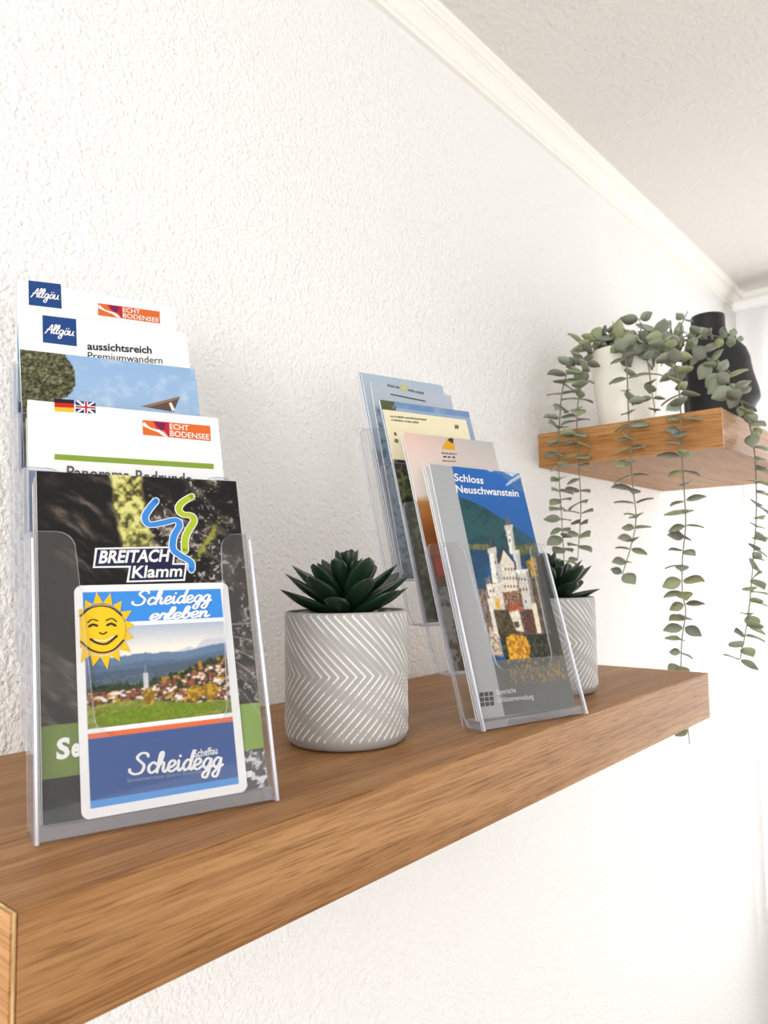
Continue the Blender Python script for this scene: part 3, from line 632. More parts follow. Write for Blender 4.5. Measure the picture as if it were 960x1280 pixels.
hike = Brochure(H1, 2, 5.0, 6.8, 8.5, 106.5, 213.0, 1.4, 'hiking_brochure', 'white hiking brochure lettered aussichtsreich, blue square logo, left holder', paint_hike, 1.2, -1.6, g1)
lake = Brochure(H1, 3, 3.5, 3.0, 5.0, 105.0, 210.0, 1.5, 'lake_brochure', 'white topmost rear brochure with blue square and orange logos, left holder', paint_lake, 1.2, 0, g1)
# gorge logo
b = gorge
b.decal('name_plate', [(quad(b, (119, 685), (220, 683), (217, 709), (116, 710)), (250, 250, 250)), (quad(b, (162, 705), (234, 704), (231, 726), (158, 728)), (250, 250, 250)),
                       (quad(b, (121.5, 687), (217.5, 685), (215, 706.5), (118.5, 708)), (26, 30, 66)), (quad(b, (164, 706), (231.5, 706), (229, 724), (161, 726)), (26, 30, 66))], 1)
b.text('BREITACH', (123, 704), (210, 701.5), (126, 689), (252, 252, 252), .03, 3)
b.text('Klamm', (164.5, 722.5), (227, 720.5), (166.5, 708), (252, 252, 252), .02, 3)
def river(b, pts, wd, colr, lay):
    V, Fc = [], []; L = smooth(b.PP(pts), 6); ribbon(V, Fc, [np.array(p) for p in L], wd)
    polys = [([V[i] for i in f], colr) for f in Fc]
    vs = [(x * 1e-3, -(0.0001 + 0.00006 * lay), z * 1e-3) for x, z in V]
    mesh_obj('river_stroke', vs, Fc, plain(colr), b.cover)
blue = [(195, 626), (186, 637), (181, 647), (186, 656), (203, 654), (219, 650.5), (224, 657), (217, 671), (216, 686), (224, 694), (238, 703), (239, 713)]
green = [(240, 620.5), (228, 628), (223, 636), (228, 643), (239, 645), (242, 652), (235, 664), (231, 675), (231, 689)]
for pts, c in ((green, (180, 200, 44)), (blue, (58, 142, 226))):
    river(b, pts, 4.3, (252, 252, 252), 4 if c[0] > 100 else 6); river(b, pts, 3.3, c, 5 if c[0] > 100 else 7)
b.text('S', (70, 949), (87, 946), (71, 925), (252, 252, 252), .04); b.text('e', (89, 946), (100, 944), (89.5, 924), (252, 252, 252), .04)
b.decal('print_mark', [(quad(b, (305, 965), (315, 963), (315, 971), (305, 973)), (246, 246, 246))])
# town leaflet
b = town
b.script('Scheidegg', (164, 757), (265, 752), (163, 739.5), (252, 252, 252), .25, shear=.25)
b.script('erleben', (186, 775.5), (263, 770.5), (185, 761), (252, 252, 252), .27, shear=.25)
b.script('Scheidegg', (160, 968.5), (280, 958.5), (159, 943), (252, 252, 252), .24)
b.text('Scheffau', (243, 947), (272, 942), (242, 938), (245, 245, 250), .02)
b.text('Sonnenterrasse überm Bodensee', (159, 978), (255, 966), (158.5, 973), (150, 165, 195), .0)
cx, cz = b.P((127, 787)); ro, ri = 16.8, 11.9; star = []
sd = random.Random(3)
for i in range(32):
    a = math.pi * 2 * i / 32 + .1; r = (ro * sd.uniform(.93, 1.13) if i % 2 == 0 else ri * 1.04); x, z = cx + r * math.cos(a), cz + r * 1.12 * math.sin(a)
    star.append((max(1.8, x), z))
disc = [(max(2.0, cx + ri * math.cos(i * math.pi / 20)), cz + ri * 1.1 * math.sin(i * math.pi / 20)) for i in range(40)]
disc_in = [(max(2.0, cx + (ri - .9) * math.cos(i * math.pi / 20)), cz + (ri - .9) * 1.1 * math.sin(i * math.pi / 20)) for i in range(40)]
tri = [([star[i - 1], star[i], star[(i + 1) % 32]], (250, 200, 20)) for i in range(0, 32, 2)]
b.decal('sun_emblem', tri + [(disc, (250, 190, 24)), (disc_in, (252, 206, 30))], 4)
def sun_line(pts, wd, c=(52, 44, 40)):
    V, Fc = [], []; ribbon(V, Fc, smooth([(max(2.2, cx + x * 1.12), cz + z * 1.12) for x, z in pts], 5), wd); mesh_obj('sun_face_line', [(x * 1e-3, -0.0006, z * 1e-3) for x, z in V], Fc, plain(c), b.cover)
sun_line([(-9, 6.5), (-5, 9.8), (0, 10.9), (5, 9.6), (9, 6)], .8); sun_line([(-9.5, -5), (-5, -9), (0, -10.6), (5, -9.4), (9.2, -5.6)], .9)
sun_line([(-6, 3.4), (-4, 4.8), (-1.6, 4)], .7); sun_line([(2, 4), (4.6, 4.8), (6.6, 3.2)], .7); sun_line([(-5.4, 1.6), (-3.8, 2.4), (-2, 1.8)], 1.3); sun_line([(2.4, 1.8), (4.2, 2.4), (6, 1.4)], 1.3)
sun_line([(-1, -1.5), (.4, -2.2), (2, -1.4)], .8); sun_line([(-5, -4.2), (-2, -6.2), (2, -6.6), (6.4, -3.4)], 1.2); sun_line([(-3.2, -4.6), (1, -5.2), (5, -3.6)], .5, (250, 250, 246))
# cycling brochure
b = cycle
b.decal('flag', [(b.PP([(68, 498.5), (92.5, 500), (92.5, 504.5), (68, 503.5)]), (30, 26, 26)), (b.PP([(68, 503.5), (92.5, 504.5), (92.5, 510), (68, 509)]), (206, 34, 34)), (b.PP([(68, 509), (92.5, 510), (92.5, 515.5), (68, 514)]), (246, 196, 40))])
fl = [(b.PP([(94.5, 501), (119.5, 503), (119.5, 517.5), (94.5, 515.5)]), (34, 44, 106))]
for q, c in (((94.5, 501, 119.5, 517.5), (248, 248, 248)), ((119.5, 503, 94.5, 515.5), (248, 248, 248))):
    fl.append((b.PP([(q[0], q[1] - 1.6 + 1.6), (q[0] + 4, q[1]), (q[2], q[3]), (q[2] - 4, q[3])]) if q[0] < q[2] else b.PP([(q[0], q[1]), (q[0] - 4, q[1]), (q[2], q[3]), (q[2] + 4, q[3])]), c))
fl += [(b.PP([(105, 502), (110, 502.4), (110, 516.6), (105, 516.2)]), (248, 248, 248)), (b.PP([(94.5, 506.5), (119.5, 508.2), (119.5, 512.2), (94.5, 510.5)]), (248, 248, 248)),
       (b.PP([(106.2, 502.1), (108.8, 502.3), (108.8, 516.5), (106.2, 516.3)]), (204, 30, 48)), (b.PP([(94.5, 507.4), (119.5, 509.2), (119.5, 511.2), (94.5, 509.5)]), (204, 30, 48))]
b.decal('flag', fl)
b.decal('green_bar', [(b.PP([(68, 567.5), (267, 580), (267, 586.5), (68, 574.5)]), (140, 168, 58))])
bodensee(b, 178, 525, 262.5, 532.5, 263.5, 551.5, 178.5, 543.5)
b.text('Panorama-Radrunde', (83, 597.5), (240, 606), (83.5, 582.5), (96, 100, 108), .015)
# hiking brochure
b = hike
square_logo(b, 53, 394, 95, 433)
b.text('aussichtsreich', (109, 437), (189.5, 442), (109, 428), (44, 44, 46), .022); b.text('Premiumwandern', (109.5, 449), (203, 455), (109.5, 440), (60, 60, 62), 0.0)
# lake brochure
b = lake
square_logo(b, 35.5, 350.5, 76, 386)
bodensee(b, 122.5, 379, 199.5, 389.5, 200, 404.5, 122.5, 394)
# gable: dark roof triangle with white fascia
b = gable
b.decal('roof_print', [(b.PP([(176, 508), (225, 495.5), (217, 515)]), (104, 82, 66)), (b.PP([(176, 508), (225, 495.5), (224, 498.5), (186, 509)]), (150, 120, 96)), (b.PP([(211, 504), (214, 503), (219, 513), (215, 514)]), (244, 244, 244))])
# copies standing behind the front ones
def spare(H, k, d, u0, s0, w, h, t, label, c, group, name='brochure'):
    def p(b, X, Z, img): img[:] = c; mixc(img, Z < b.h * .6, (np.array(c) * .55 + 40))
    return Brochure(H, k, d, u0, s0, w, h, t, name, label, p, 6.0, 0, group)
sp1 = 'spare brochures standing behind the front ones, left holder'; sp2 = 'spare brochures standing behind the front ones, right holder'
ORD = ('first', 'second', 'third', 'fourth')
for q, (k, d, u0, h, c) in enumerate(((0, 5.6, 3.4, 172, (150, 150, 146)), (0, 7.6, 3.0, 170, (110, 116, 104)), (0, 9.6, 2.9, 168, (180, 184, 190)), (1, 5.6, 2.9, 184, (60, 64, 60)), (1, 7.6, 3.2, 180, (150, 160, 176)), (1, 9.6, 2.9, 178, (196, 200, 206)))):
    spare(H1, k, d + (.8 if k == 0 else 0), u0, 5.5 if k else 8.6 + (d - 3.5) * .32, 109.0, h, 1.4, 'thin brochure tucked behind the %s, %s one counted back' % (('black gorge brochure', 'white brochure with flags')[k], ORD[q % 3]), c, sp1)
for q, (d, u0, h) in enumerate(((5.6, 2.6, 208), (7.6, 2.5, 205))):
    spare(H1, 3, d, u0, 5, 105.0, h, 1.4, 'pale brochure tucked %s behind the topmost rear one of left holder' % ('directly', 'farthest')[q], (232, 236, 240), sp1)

# ---- holder 2 ------------------------------------------------------------
castle = Brochure(H2, 0, 3.5, 2.8, 10.4, 103.0, 210.0, 1.4, 'castle_brochure', 'grey-framed brochure with white castle photo under blue sky, front of right holder', paint_castle, .5, 1.1, g2)
sunset = Brochure(H2, 1, 3.5, 3.0, 5.0, 105.0, 210.0, 1.4, 'sunset_brochure', 'pale orange sunset brochure with tiny gold crest, behind the castle one', paint_sunset, 1.2, 0, g2)
cream = Brochure(H2, 2, 3.2, 3.0, 6.0, 98.5, 197.5, .9, 'cream_leaflet', 'cream-topped leaflet with small dark type in right holder', paint_cream, 1.2, 0, g2, 'leaflet')
alpine = Brochure(H2, 2, 5.0, 2.8, 5.0, 106.5, 209.5, 1.4, 'alpine_brochure', 'blue-sky and dark forest brochure directly behind cream leaflet', paint_alpine, 1.0, 0, g2)
mapb = Brochure(H2, 3, 3.5, 6.0, 8.2, 98.0, 193.0, 1.4, 'travel_brochure', 'grey-blue rearmost brochure with thin underline in right holder', paint_map, 1.5, 1.6, g2)
b = castle
b.text('Schloss', (568, 601), (604.5, 605), (567, 592), (252, 252, 252), .018); b.text('Neuschwanstein', (570.5, 615.5), (648.5, 621), (569, 606.5), (252, 252, 252), .018)
b.text('Bayerische', (621, 868.5), (645, 865.5), (620, 862), (240, 240, 240), .0); b.text('Schlösserverwaltung', (622, 878), (667, 873.5), (621, 871.5), (240, 240, 240), .0)
tl = []
for i in range(3):
    for j in range(3):
        x, y = 599 + j * 6 + i * .6, 866 + i * 6.2 - j * .6
        tl.append((b.PP([(x, y), (x + 5, y - .5), (x + 5.5, y + 4.6), (x + .5, y + 5)]), (52, 54, 56)))
b.decal('checker_emblem', tl)
b = sunset
b.decal('crest', [(b.PP([(552, 561), (556, 553), (560, 549), (567, 551), (569, 563)]), (232, 174, 40)), (b.PP([(559, 550), (563, 547), (567, 549), (566, 555)]), (70, 56, 40)), (b.PP([(554, 570), (558, 570.2), (558, 572), (554, 572)]), (40, 40, 44)), (b.PP([(559.5, 570.4), (563, 570.6), (563, 572.4), (559.5, 572.2)]), (40, 40, 44)), (b.PP([(565, 570.8), (569, 571), (569, 572.8), (565, 572.6)]), (40, 40, 44))])
b.microprint((552, 567.5), (571, 569), 2.6, (120, 96, 84), 1); b.microprint((553, 577), (571, 578), 2.0, (150, 132, 120), 2)
b = cream
b.microprint((488, 521.5), (533, 526), 2.2, (110, 104, 90), 3); b.microprint((489, 526), (524, 529.6), 2.2, (110, 104, 90), 4)
b.decal('stamp', [(b.PP([(568, 531), (573, 531.5), (573.5, 536), (568.5, 536)]), (120, 116, 108)), (b.PP([(492, 540), (495, 541), (496, 545), (493, 544)]), (90, 84, 70))])
b.microprint((493, 553), (498, 554), 4.5, (70, 66, 60), 5)
b = mapb
b.decal('underline', [(b.PP([(488, 492), (532, 501), (532, 502.6), (488, 493.6)]), (70, 78, 92))])
b.microprint((484, 483), (500, 486.5), 3.0, (110, 112, 112), 6); b.microprint((510, 489), (530, 493.5), 3.0, (110, 112, 112), 7); b.decal('crest', [(b.PP([(501, 481), (507, 482), (508, 489), (502, 488)]), (222, 206, 110))], 5)
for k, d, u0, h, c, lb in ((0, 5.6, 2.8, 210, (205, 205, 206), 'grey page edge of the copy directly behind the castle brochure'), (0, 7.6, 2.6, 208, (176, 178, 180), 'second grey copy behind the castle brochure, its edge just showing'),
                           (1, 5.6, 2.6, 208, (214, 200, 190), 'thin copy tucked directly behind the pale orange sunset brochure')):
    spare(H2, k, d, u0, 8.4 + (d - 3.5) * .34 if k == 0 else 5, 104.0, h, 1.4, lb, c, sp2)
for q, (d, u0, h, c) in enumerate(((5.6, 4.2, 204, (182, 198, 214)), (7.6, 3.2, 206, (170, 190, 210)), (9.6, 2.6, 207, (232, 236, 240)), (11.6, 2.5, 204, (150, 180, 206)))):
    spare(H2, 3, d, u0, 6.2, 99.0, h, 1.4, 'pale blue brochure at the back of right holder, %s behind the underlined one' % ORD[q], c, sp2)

# ------------------------------------------------------------------ succulents
t = NT('grey_cement'); at = t.n('ShaderNodeVertexColor', layer_name='ink'); nz = t.n('ShaderNodeTexNoise', Scale=650.0, Detail=4.0, Roughness=0.8)
rp = t.n('ShaderNodeValToRGB'); rp.color_ramp.elements[0].position = .36; rp.color_ramp.elements[0].color = (.62, .61, .60, 1); rp.color_ramp.elements[1].position = .6; rp.color_ramp.elements[1].color = (1, 1, 1, 1); t.l(nz.outputs['Fac'], rp.inputs['Fac'])
mx = t.n('ShaderNodeMixRGB', blend_type='MULTIPLY', Fac=0.8); t.l(at.outputs['Color'], mx.inputs['Color1']); t.l(rp.outputs['Color'], mx.inputs['Color2']); t.l(mx.outputs['Color'], t.b.inputs['Base Color'])
t.b.inputs['Roughness'].default_value = 0.75; M_CEMENT = t.m
t = NT('dark_green_succulent'); t.b.inputs['Roughness'].default_value = 0.42
tc = t.n('ShaderNodeTexCoord'); sx = t.n('ShaderNodeSeparateXYZ'); t.l(tc.outputs['Object'], sx.inputs[0]); nz = t.n('ShaderNodeTexNoise', Scale=120.0)
rp = t.n('ShaderNodeValToRGB'); rp.color_ramp.elements[0].color = rgba((9, 24, 15)); rp.color_ramp.elements[1].color = rgba((22, 54, 30)); rp.color_ramp.elements[0].position = .3; rp.color_ramp.elements[1].position = .75
t.l(nz.outputs['Fac'], rp.inputs['Fac']); t.l(rp.outputs['Color'], t.b.inputs['Base Color']); M_SUCC = t.m
t = NT('potting_soil'); t.b.inputs['Base Color'].default_value = rgba((66, 52, 42)); t.b.inputs['Roughness'].default_value = 0.95
nz = t.n('ShaderNodeTexNoise', Scale=300.0); bp = t.n('ShaderNodeBump', Strength=1.0, Distance=0.002); t.l(nz.outputs['Fac'], bp.inputs['Height']); t.l(bp.outputs['Normal'], t.b.inputs['Normal']); M_SOIL = t.m
t = NT('cream_pebble'); t.b.inputs['Base Color'].default_value = rgba((216, 204, 180)); t.b.inputs['Roughness'].default_value = 0.6
nz = t.n('ShaderNodeTexNoise', Scale=200.0); bp = t.n('ShaderNodeBump', Strength=.4, Distance=0.001); t.l(nz.outputs['Fac'], bp.inputs['Height']); t.l(bp.outputs['Normal'], t.b.inputs['Normal']); M_PEB = t.m

R, HP = 0.0438, 0.0925
def cement_pot(parent):
    na = 552; ring = [(R - .0085, 0), (R - .004, .0008), (R - .0018, .003), (R - .0006, .006)] + [(R, .008 + (HP - .0105) * i / 116) for i in range(117)] + [(R - .0006, HP - .0005), (R - .0022, HP), (R - .0040, HP - .0006), (R - .0044, HP - .006), (R - .0044, HP - .013)]
    vs, cols = [], []; per = 2 * math.pi * R / 46
    for r, z in ring:
        for i in range(na):
            a = 2 * math.pi * i / na; s = a * R; msk = 0.0
            if r >= R - .0005 and z > .0062 and z < HP - .0012:
                zz = z - .050; tri = abs(zz)                       # chevron pointing one way at mid height
                ph = ((s * -1 - tri * .95) / per) % 1.0
                dd = abs(ph - .5) * 2
                fade = 0.35 + 1.1 * math.sin(a * 7 + z * 300) * math.sin(a * 3.1 + z * 90) + .35 * math.sin(a * 61 + z * 1400)
                msk = max(0.0, min(1.0, (0.32 - dd) / 0.15)) * max(.25, min(1, fade + .55))
            rr = r + .00045 * msk
            vs.append((rr * math.cos(a), rr * math.sin(a), z)); cols.append(msk)
    n = len(ring); fs = [(j * na + i, j * na + (i + 1) % na, (j + 1) * na + (i + 1) % na, (j + 1) * na + i) for j in range(n - 1) for i in range(na)]
    fs.append(tuple(range(na - 1, -1, -1)))
    o = mesh_obj('cement_pot', vs, fs, M_CEMENT, parent, True)
    c = np.array(cols)[:, None]; col = np.ones((len(vs), 4)); col[:, :3] = lin((178, 176, 172)) * (1 - c) + lin((250, 249, 245)) * c
    o.data.color_attributes.new('ink', 'FLOAT_COLOR', 'POINT').data.foreach_set('color', col.ravel())
    return o
def leaf_mesh(L, Wd, T):
    vs, fs = [], []; n, m = 10, 10
    for i in range(n + 1):
        s = i / n; wd = Wd * (0.42 + 1.15 * s - 0.9 * s * s) * (1 if s < .7 else math.sqrt(max(0, 1 - ((s - .7) / .3) ** 2.0))) ; th = T * (0.75 + .5 * s - .9 * s * s) * (1 if s < .6 else max(0.05, 1 - ((s - .6) / .4) ** 2))
        if i == n: wd = th = 0.0002
        for q in range(m):
            a = 2 * math.pi * q / m; z = math.sin(a) * th; 
            zz = z * (.55 if z > 0 else 1.25) + .10 * L * s * s + .0022 * (abs(math.cos(a)) ** 2) * math.sin(math.pi * s)
            vs.append((L * s, math.cos(a) * wd, zz))
    for i in range(n):
        for q in range(m): fs.append((i * m + q, i * m + (q + 1) % m, (i + 1) * m + (q + 1) % m, (i + 1) * m + q))
    fs += [tuple(range(m - 1, -1, -1)), tuple(range(n * m, n * m + m))]
    me = bpy.data.meshes.new('leaf'); me.from_pydata(vs, [], fs); me.materials.append(M_SUCC); me.polygons.foreach_set('use_smooth', [True] * len(fs)); me.update(); return me
LEAVES = [leaf_mesh(.050, .0112, .0044), leaf_mesh(.043, .0105, .0042), leaf_mesh(.030, .0078, .0035), leaf_mesh(.019, .0052, .0026), leaf_mesh(.011, .0030, .0016)]
def succulent(x, y, label, rot, seed):
    rd = random.Random(seed)
    e = empty('potted_succulent', (x, y, 0.0002)); e.rotation_euler = (0, 0, rot); tag(e, label, 'potted plant', 'succulents in patterned cement pots')
    cement_pot(e)
    tops = [(R - .0046) * 1.0]
    vs = [(0, 0, HP - .007)] + [((R - .0047) * math.cos(2 * math.pi * i / 32), (R - .0047) * math.sin(2 * math.pi * i / 32), HP - .0085) for i in range(32)]
    mesh_obj('soil', vs, [(0, 1 + i, 1 + (i + 1) % 32) for i in range(32)], M_SOIL, e)
    z0 = HP - .006
    tube('stalk', [(0, 0, z0 - .002), (0, 0, z0 + .012), (0.0005, 0, z0 + .026), (0, 0, z0 + .036)], .006, M_SUCC, e, 8, .6)
    for mi, cnt, elev, zz, r0 in ((0, 7, 12, .003, .004), (0, 7, 25, .008, .004), (1, 6, 34, .013, .004), (2, 7, 42, .020, .003), (3, 6, 52, .028, .002), (3, 5, 62, .032, .0015), (4, 5, 74, .038, .001)):
        off = rd.uniform(0, 6.28)
        for i in range(cnt):
            a = off + 2 * math.pi * i / cnt + rd.uniform(-.12, .12); el = math.radians(elev + rd.uniform(-5, 6))
            o = bpy.data.objects.new('leaf', LEAVES[mi]); link(o, e)
            o.location = (r0 * math.cos(a), r0 * math.sin(a), z0 + zz)
            o.rotation_euler = (rd.uniform(-.15, .15), -el, a); k = rd.uniform(.9, 1.05); o.scale = (k, k, k)
    for i in range(9):
        a = 2 * math.pi * i / 9 + rd.uniform(-.2, .2); bm = bmesh.new(); bmesh.ops.create_icosphere(bm, subdivisions=2, radius=.0042)
        for v in bm.verts: v.co.z *= .65; v.co.x *= 1.25
        o = bm_obj('pebble', bm, M_PEB, e, True); rr = R - .0112; o.location = (rr * math.cos(a), rr * math.sin(a), HP - .0035); o.rotation_euler = (0, 0, rd.uniform(0, 3))
    return e
succulent(0.276, -0.158, 'dark green succulent in grey chevron cement pot between the brochure holders', 0.3, 1)
succulent(0.556, -0.172, 'succulent in grey chevron cement pot half hidden behind the right brochure holder', 2.1, 5)

# ------------------------------------------------------------------ trailing eucalyptus on the higher shelf
def ceramic(name, col, rough):
    t = NT(name); t.b.inputs['Base Color'].default_value = rgba(col); t.b.inputs['Roughness'].default_value = rough
    nz = t.n('ShaderNodeTexNoise', Scale=40.0); bp = t.n('ShaderNodeBump', Strength=.1, Distance=0.0006); t.l(nz.outputs['Fac'], bp.inputs['Height']); t.l(bp.outputs['Normal'], t.b.inputs['Normal']); return t.m
M_WHITE = ceramic('white_ceramic', (246, 242, 230), .35); M_BLACK = ceramic('matt_black_ceramic', (16, 16, 17), .5)
def lathe(name, ring, na, mat, parent):
    n = len(ring); vs = [(r * math.cos(2 * math.pi * i / na), r * math.sin(2 * math.pi * i / na), z) for r, z in ring for i in range(na)]
    fs = [(j * na + i, j * na + (i + 1) % na, (j + 1) * na + (i + 1) % na, (j + 1) * na + i) for j in range(n - 1) for i in range(na)] + [tuple(range(na - 1, -1, -1))]
    return mesh_obj(name, vs, fs, mat, parent, True)
PX, PY = 0.948, -0.098
euc = empty('potted_eucalyptus', (PX, PY, UZ + 0.0003)); tag(euc, 'white tapered pot with trailing grey-green eucalyptus strands on the higher shelf', 'potted plant')
lathe('ceramic_pot', [(.034, 0), (.036, .001), (.038, .006), (.044, .06), (.0495, .118), (.050, .121), (.0485, .122), (.047, .119), (.045, .105)], 48, M_WHITE, euc)
vs = [(0, 0, .110)] + [(.0452 * math.cos(2 * math.pi * i / 24), .0452 * math.sin(2 * math.pi * i / 24), .108) for i in range(24)]
mesh_obj('soil', vs, [(0, 1 + i, 1 + (i + 1) % 24) for i in range(24)], M_SOIL, euc)
def euc_mat(name, a, b2):
    t = NT(name); nz = t.n('ShaderNodeTexNoise', Scale=90.0); rp = t.n('ShaderNodeValToRGB')
    rp.color_ramp.elements[0].color = rgba(a); rp.color_ramp.elements[1].color = rgba(b2); rp.color_ramp.elements[0].position = .35; rp.color_ramp.elements[1].position = .65
    t.l(nz.outputs['Fac'], rp.inputs['Fac']); t.l(rp.outputs['Color'], t.b.inputs['Base Color']); t.b.inputs['Roughness'].default_value = .6
    return t.m
EM = [euc_mat('eucalyptus_grey_green', (134, 142, 122), (158, 166, 144)), euc_mat('eucalyptus_green', (136, 146, 106), (164, 172, 132)), euc_mat('eucalyptus_dusky', (112, 116, 104), (138, 141, 128))]
t = NT('eucalyptus_stem'); t.b.inputs['Base Color'].default_value = rgba((116, 120, 92)); t.b.inputs['Roughness'].default_value = .6; M_STEM = t.m
def disc_leaf(L, Wd, mat):
    vs, fs = [], []; n = 8
    prof_ = [0.10, .62, .88, 1.0, 1.0, .9, .68, .38, .06]
    for lay, dz in ((0, 0.0), (1, -.0006)):
        for i in range(n + 1):
            s = i / n; wd = Wd * prof_[i]
            for q in (-1, 0, 1): vs.append((.0015 + L * s, q * wd, dz + .10 * L * math.sin(s * 2.2) - .0012 * (q == 0) - .0 * s))
    k = 3 * (n + 1)
    for i in range(n):
        for q in (0, 1):
            a = i * 3 + q; fs.append((a, a + 1, a + 4, a + 3)); fs.append((k + a, k + a + 3, k + a + 4, k + a + 1))
        fs.append((i * 3, i * 3 + 3, k + i * 3 + 3, k + i * 3)); fs.append((i * 3 + 2, k + i * 3 + 2, k + i * 3 + 5, i * 3 + 5))
    me = bpy.data.meshes.new('leaf'); me.from_pydata(vs, [], fs); me.materials.append(mat); me.polygons.foreach_set('use_smooth', [True] * len(fs)); me.update(); me['span'] = L; return me
ALL_LEAVES = []
DL = [disc_leaf(l, wd, m) for m in EM for l, wd in ((.0215, .0082), (.0190, .0086), (.0155, .0070))]
def pxpt(p):
    x, y, ax, val = p
    return on_plane((x, y), (val, 0, 0), (1, 0, 0)) if ax == 'x' else on_plane((x, y), (0, val, 0), (0, 1, 0))
base = np.array([PX, PY, UZ + 0.0003])
def strand(pts, seed, spacing=.0165, size=1.18, start=.02):
    rd = random.Random(seed)
    root = [np.array([PX + rd.uniform(-.012, .012), PY + rd.uniform(-.015, .015), UZ + .112])]
    W3 = root + [pxpt(p) for p in pts]
    C3 = smooth(W3, 10); C3 = [c - base for c in C3]
    st = tube('stem', C3, .0011, M_STEM, euc, 6, .45)
    acc = 0.0; nxt = start; k = 0; total = sum(np.linalg.norm(b - a) for a, b in zip(C3[:-1], C3[1:]))
    ang = rd.uniform(0, 3)
    for a, b in zip(C3[:-1], C3[1:]):
        d = b - a; L = np.linalg.norm(d)
        while nxt < acc + L:
            p = a + d * ((nxt - acc) / L); frac = nxt / total
            T = Vector((d / L).tolist()); X = T.orthogonal().normalized(); Yv = T.cross(X)
            for side in (0, math.pi):
                if rd.random() < .04: continue
                an = ang + side + rd.uniform(-.25, .25)
                out = X * math.cos(an) + Yv * math.sin(an)
                tip = base + p + np.array(out) * .026
                if tip[0] > UX0 - .004 and tip[1] > -UD - .004 and base[2] + p[2] < UZ + .012:      # keep blades clear of the board
                    if base[0] + p[0] < UX0: out.x = -abs(out.x) * .3
                    else: out.y = -abs(out.y) * .3
                    out.z *= .5; out.normalize()
                fwd = (out + T * rd.uniform(-.1, .55)).normalized()
                nrm = (-T + out * .4 + Vector((rd.uniform(-1.0, .4), rd.uniform(-1.0, .4), rd.uniform(-.4, .4)))); nrm = (nrm - fwd * nrm.dot(fwd)).normalized()
                sd_ = nrm.cross(fwd)
                blade = DL[rd.choice((0, 0, 1, 1, 2)) + 3 * rd.choice((0, 0, 1, 2))]
                k_ = size * (1.12 - .25 * frac) * rd.uniform(.8, 1.15)
                ALL_LEAVES.append((k_ * blade['span'], blade, st, Matrix(((fwd.x * k_, sd_.x * k_, nrm.x * k_, p[0]), (fwd.y * k_, sd_.y * k_, nrm.y * k_, p[1]), (fwd.z * k_, sd_.z * k_, nrm.z * k_, p[2]), (0, 0, 0, 1)))))
            ang += math.pi / 2 + rd.uniform(-.2, .2); nxt += spacing * rd.uniform(.8, 1.2); k += 1
        acc += L
XF = UX0 - 0.016
strand([(748, 425, 'x', .915), (722, 442, 'x', .87), (705, 478, 'x', XF), (700, 520, 'x', XF), (698, 560, 'x', XF), (699, 600, 'x', XF), (702, 645, 'x', XF), (705, 700, 'x', XF)], 11, .0155, 1.15)
strand([(752, 420, 'x', .92), (733, 450, 'x', .87), (724, 490, 'x', XF), (721, 540, 'x', XF), (724, 590, 'x', XF), (726, 640, 'x', XF), (722, 700, 'x', XF - .005)], 12, .016, 1.15)
strand([(770, 420, 'x', .90), (782, 448, 'x', .86), (785, 500, 'x', XF), (787, 557, 'x', XF), (791, 607, 'x', XF), (795, 650, 'x', XF), (788, 685, 'x', XF), (778, 718, 'x', XF)], 13)
strand([(800, 425, 'x', .905), (810, 455, 'x', .885), (814, 485, 'x', .88), (819, 516, 'x', .878)], 14, .0175, 1.1)
strand([(822, 420, 'x', .90), (842, 450, 'x', .86), (850, 500, 'x', XF), (852, 560, 'x', XF), (855, 610, 'x', XF), (857, 655, 'x', XF), (853, 700, 'x', XF), (853, 740, 'x', XF), (857, 765, 'x', XF), (852, 805, 'x', XF), (852, 860, 'x', XF), (859, 905, 'x', XF), (862, 930, 'x', XF)], 15)
YF = -UD - 0.012
strand([(850, 425, 'y', -.15), (876, 440, 'y', -.18), (902, 468, 'y', -.22), (921, 492, 'y', -.25), (934, 522, 'y', YF), (942, 555, 'y', YF), (945, 600, 'y', YF), (945, 650, 'y', YF), (941, 705, 'y', YF), (937, 755, 'y', YF), (931, 795, 'y', YF), (925, 824, 'y', YF)], 16)
strand([(858, 420, 'y', -.16), (880, 418, 'y', -.195), (902, 421, 'y', -.215), (921, 422, 'y', -.225)], 17, .016, .85, .10)
strand([(842, 425, 'x', .93), (852, 405, 'x', .92), (860, 389, 'x', .915)], 18, .016, .85, .05)
strand([(800, 415, 'x', .93), (799, 398, 'x', .925)], 19, .013, 1.25)
strand([(768, 425, 'x', .93), (750, 415, 'x', .92), (744, 412, 'x', .915)], 20, .014, 1.0)
strand([(815, 420, 'x', .925), (826, 410, 'x', .915), (838, 404, 'x', .91)], 21, .013, 1.15)
strand([(778, 420, 'x', .93), (768, 408, 'x', .925), (766, 402, 'x', .92)], 22, .013, .9)
strand([(835, 430, 'x', .905), (832, 445, 'x', .89), (826, 458, 'x', .885)], 23, .013, 1.2)

# the 300 largest leaves are single pieces, the few smallest are joined
ALL_LEAVES.sort(key=lambda q: -q[0])
for _, blade, st, M in ALL_LEAVES[:300]:
    o = bpy.data.objects.new('leaf', blade); link(o, st); o.matrix_basis = M
vs, fs, fm = [], [], []
for _, blade, st, M in ALL_LEAVES[300:]:
    b0 = len(vs); vs += [tuple(M @ v.co) for v in blade.vertices]; fs += [tuple(i + b0 for i in p.vertices) for p in blade.polygons]; fm += [EM.index(blade.materials[0])] * len(blade.polygons)
if vs: tag(mesh_obj('small_foliage', vs, fs, EM, euc, True, fm), kind='stuff')

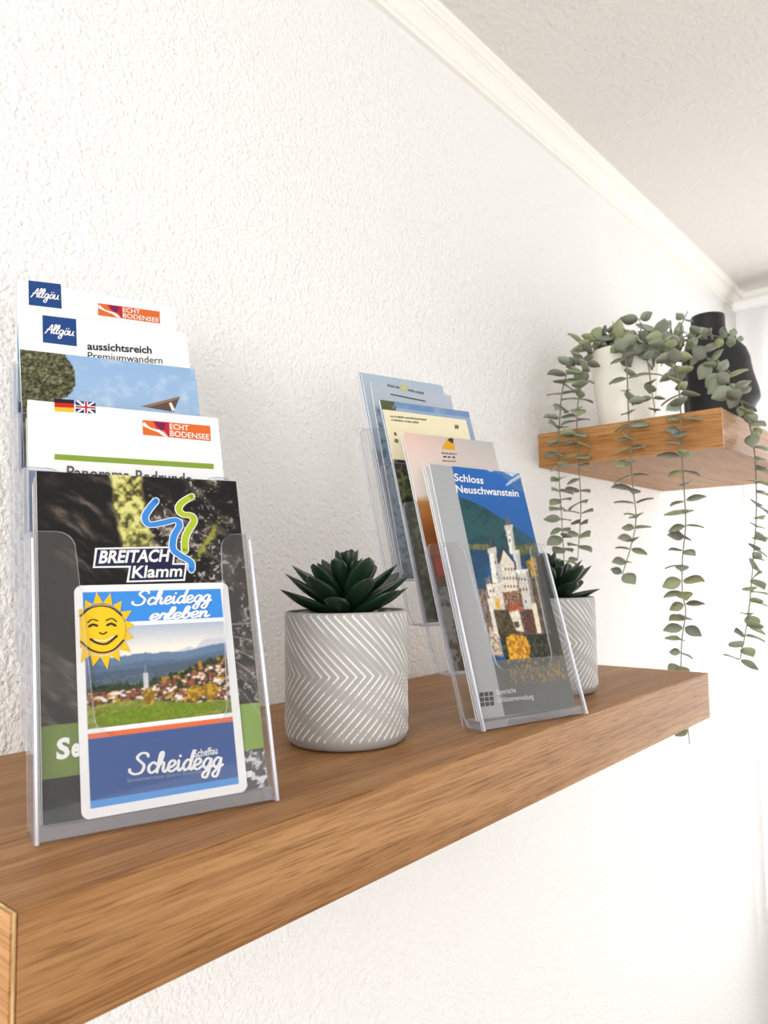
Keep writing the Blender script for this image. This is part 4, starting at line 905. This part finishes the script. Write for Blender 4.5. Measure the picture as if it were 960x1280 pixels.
# ------------------------------------------------------------------ black torso vase
VX, VY = 1.205, -0.154
vase = empty('torso_vase', (VX, VY, UZ + 0.0003)); tag(vase, 'matt black torso-shaped vase behind the eucalyptus on the higher shelf', 'vase')
prof_v = [  # z, half width (view left/right), half depth, centre shift to the right
 (0, .050, .040, .004), (.004, .053, .043, .004), (.03, .056, .046, .002), (.055, .056, .045, .001), (.085, .057, .044, .001), (.11, .0575, .043, .001), (.135, .0575, .042, .0), (.155, .056, .040, .0), (.170, .0515, .037, -.001),
 (.181, .0435, .034, -.004), (.188, .0355, .031, -.007), (.195, .0300, .029, -.0095), (.206, .0275, .0275, -.0105), (.226, .0272, .027, -.0105), (.229, .0262, .026, -.0105), (.228, .024, .024, -.0105), (.20, .023, .023, -.0105)]
na = 56; vs = []; rx, ry = RIGHT[0], RIGHT[1]; q_ = math.hypot(rx, ry); rx /= q_; ry /= q_
PZ = [p[0] for p in prof_v]
fine = []
for i in range(len(prof_v) - 1):
    nn_ = 5 if i < 13 else 1
    for j in range(nn_): fine.append(tuple(np.array(prof_v[i]) * (1 - j / nn_) + np.array(prof_v[i + 1]) * (j / nn_)))
fine.append(prof_v[-1])
for z, hw, hd, sh in fine:
    for i in range(na):
        a = 2 * math.pi * i / na; cx_, cd_ = math.cos(a), math.sin(a)
        lx = sh + hw * cx_; ld = hd * cd_
        # bust: two soft bumps on the right-hand side, dropping sharply underneath
        for s_ in (-1, 1):
            g_ = math.exp(-((cd_ - s_ * .42) / .33) ** 2) * max(0, cx_)
            up_ = (z - .085); e_ = math.exp(-(up_ / .034) ** 2) if up_ > 0 else math.exp(-(up_ / .013) ** 2)
            lx += .013 * g_ * e_
        # shallow spine line and arm crease
        lx += .004 * math.exp(-((cd_) / .2) ** 2) * max(0, -cx_) * (1 if z < .15 else 0)
        vs.append((lx * rx - ld * ry, lx * ry + ld * rx, z))
n = len(fine); fs = [(j * na + i, j * na + (i + 1) % na, (j + 1) * na + (i + 1) % na, (j + 1) * na + i) for j in range(n - 1) for i in range(na)] + [tuple(range(na - 1, -1, -1))]
mesh_obj('vase_body', vs, fs, M_BLACK, vase, True)
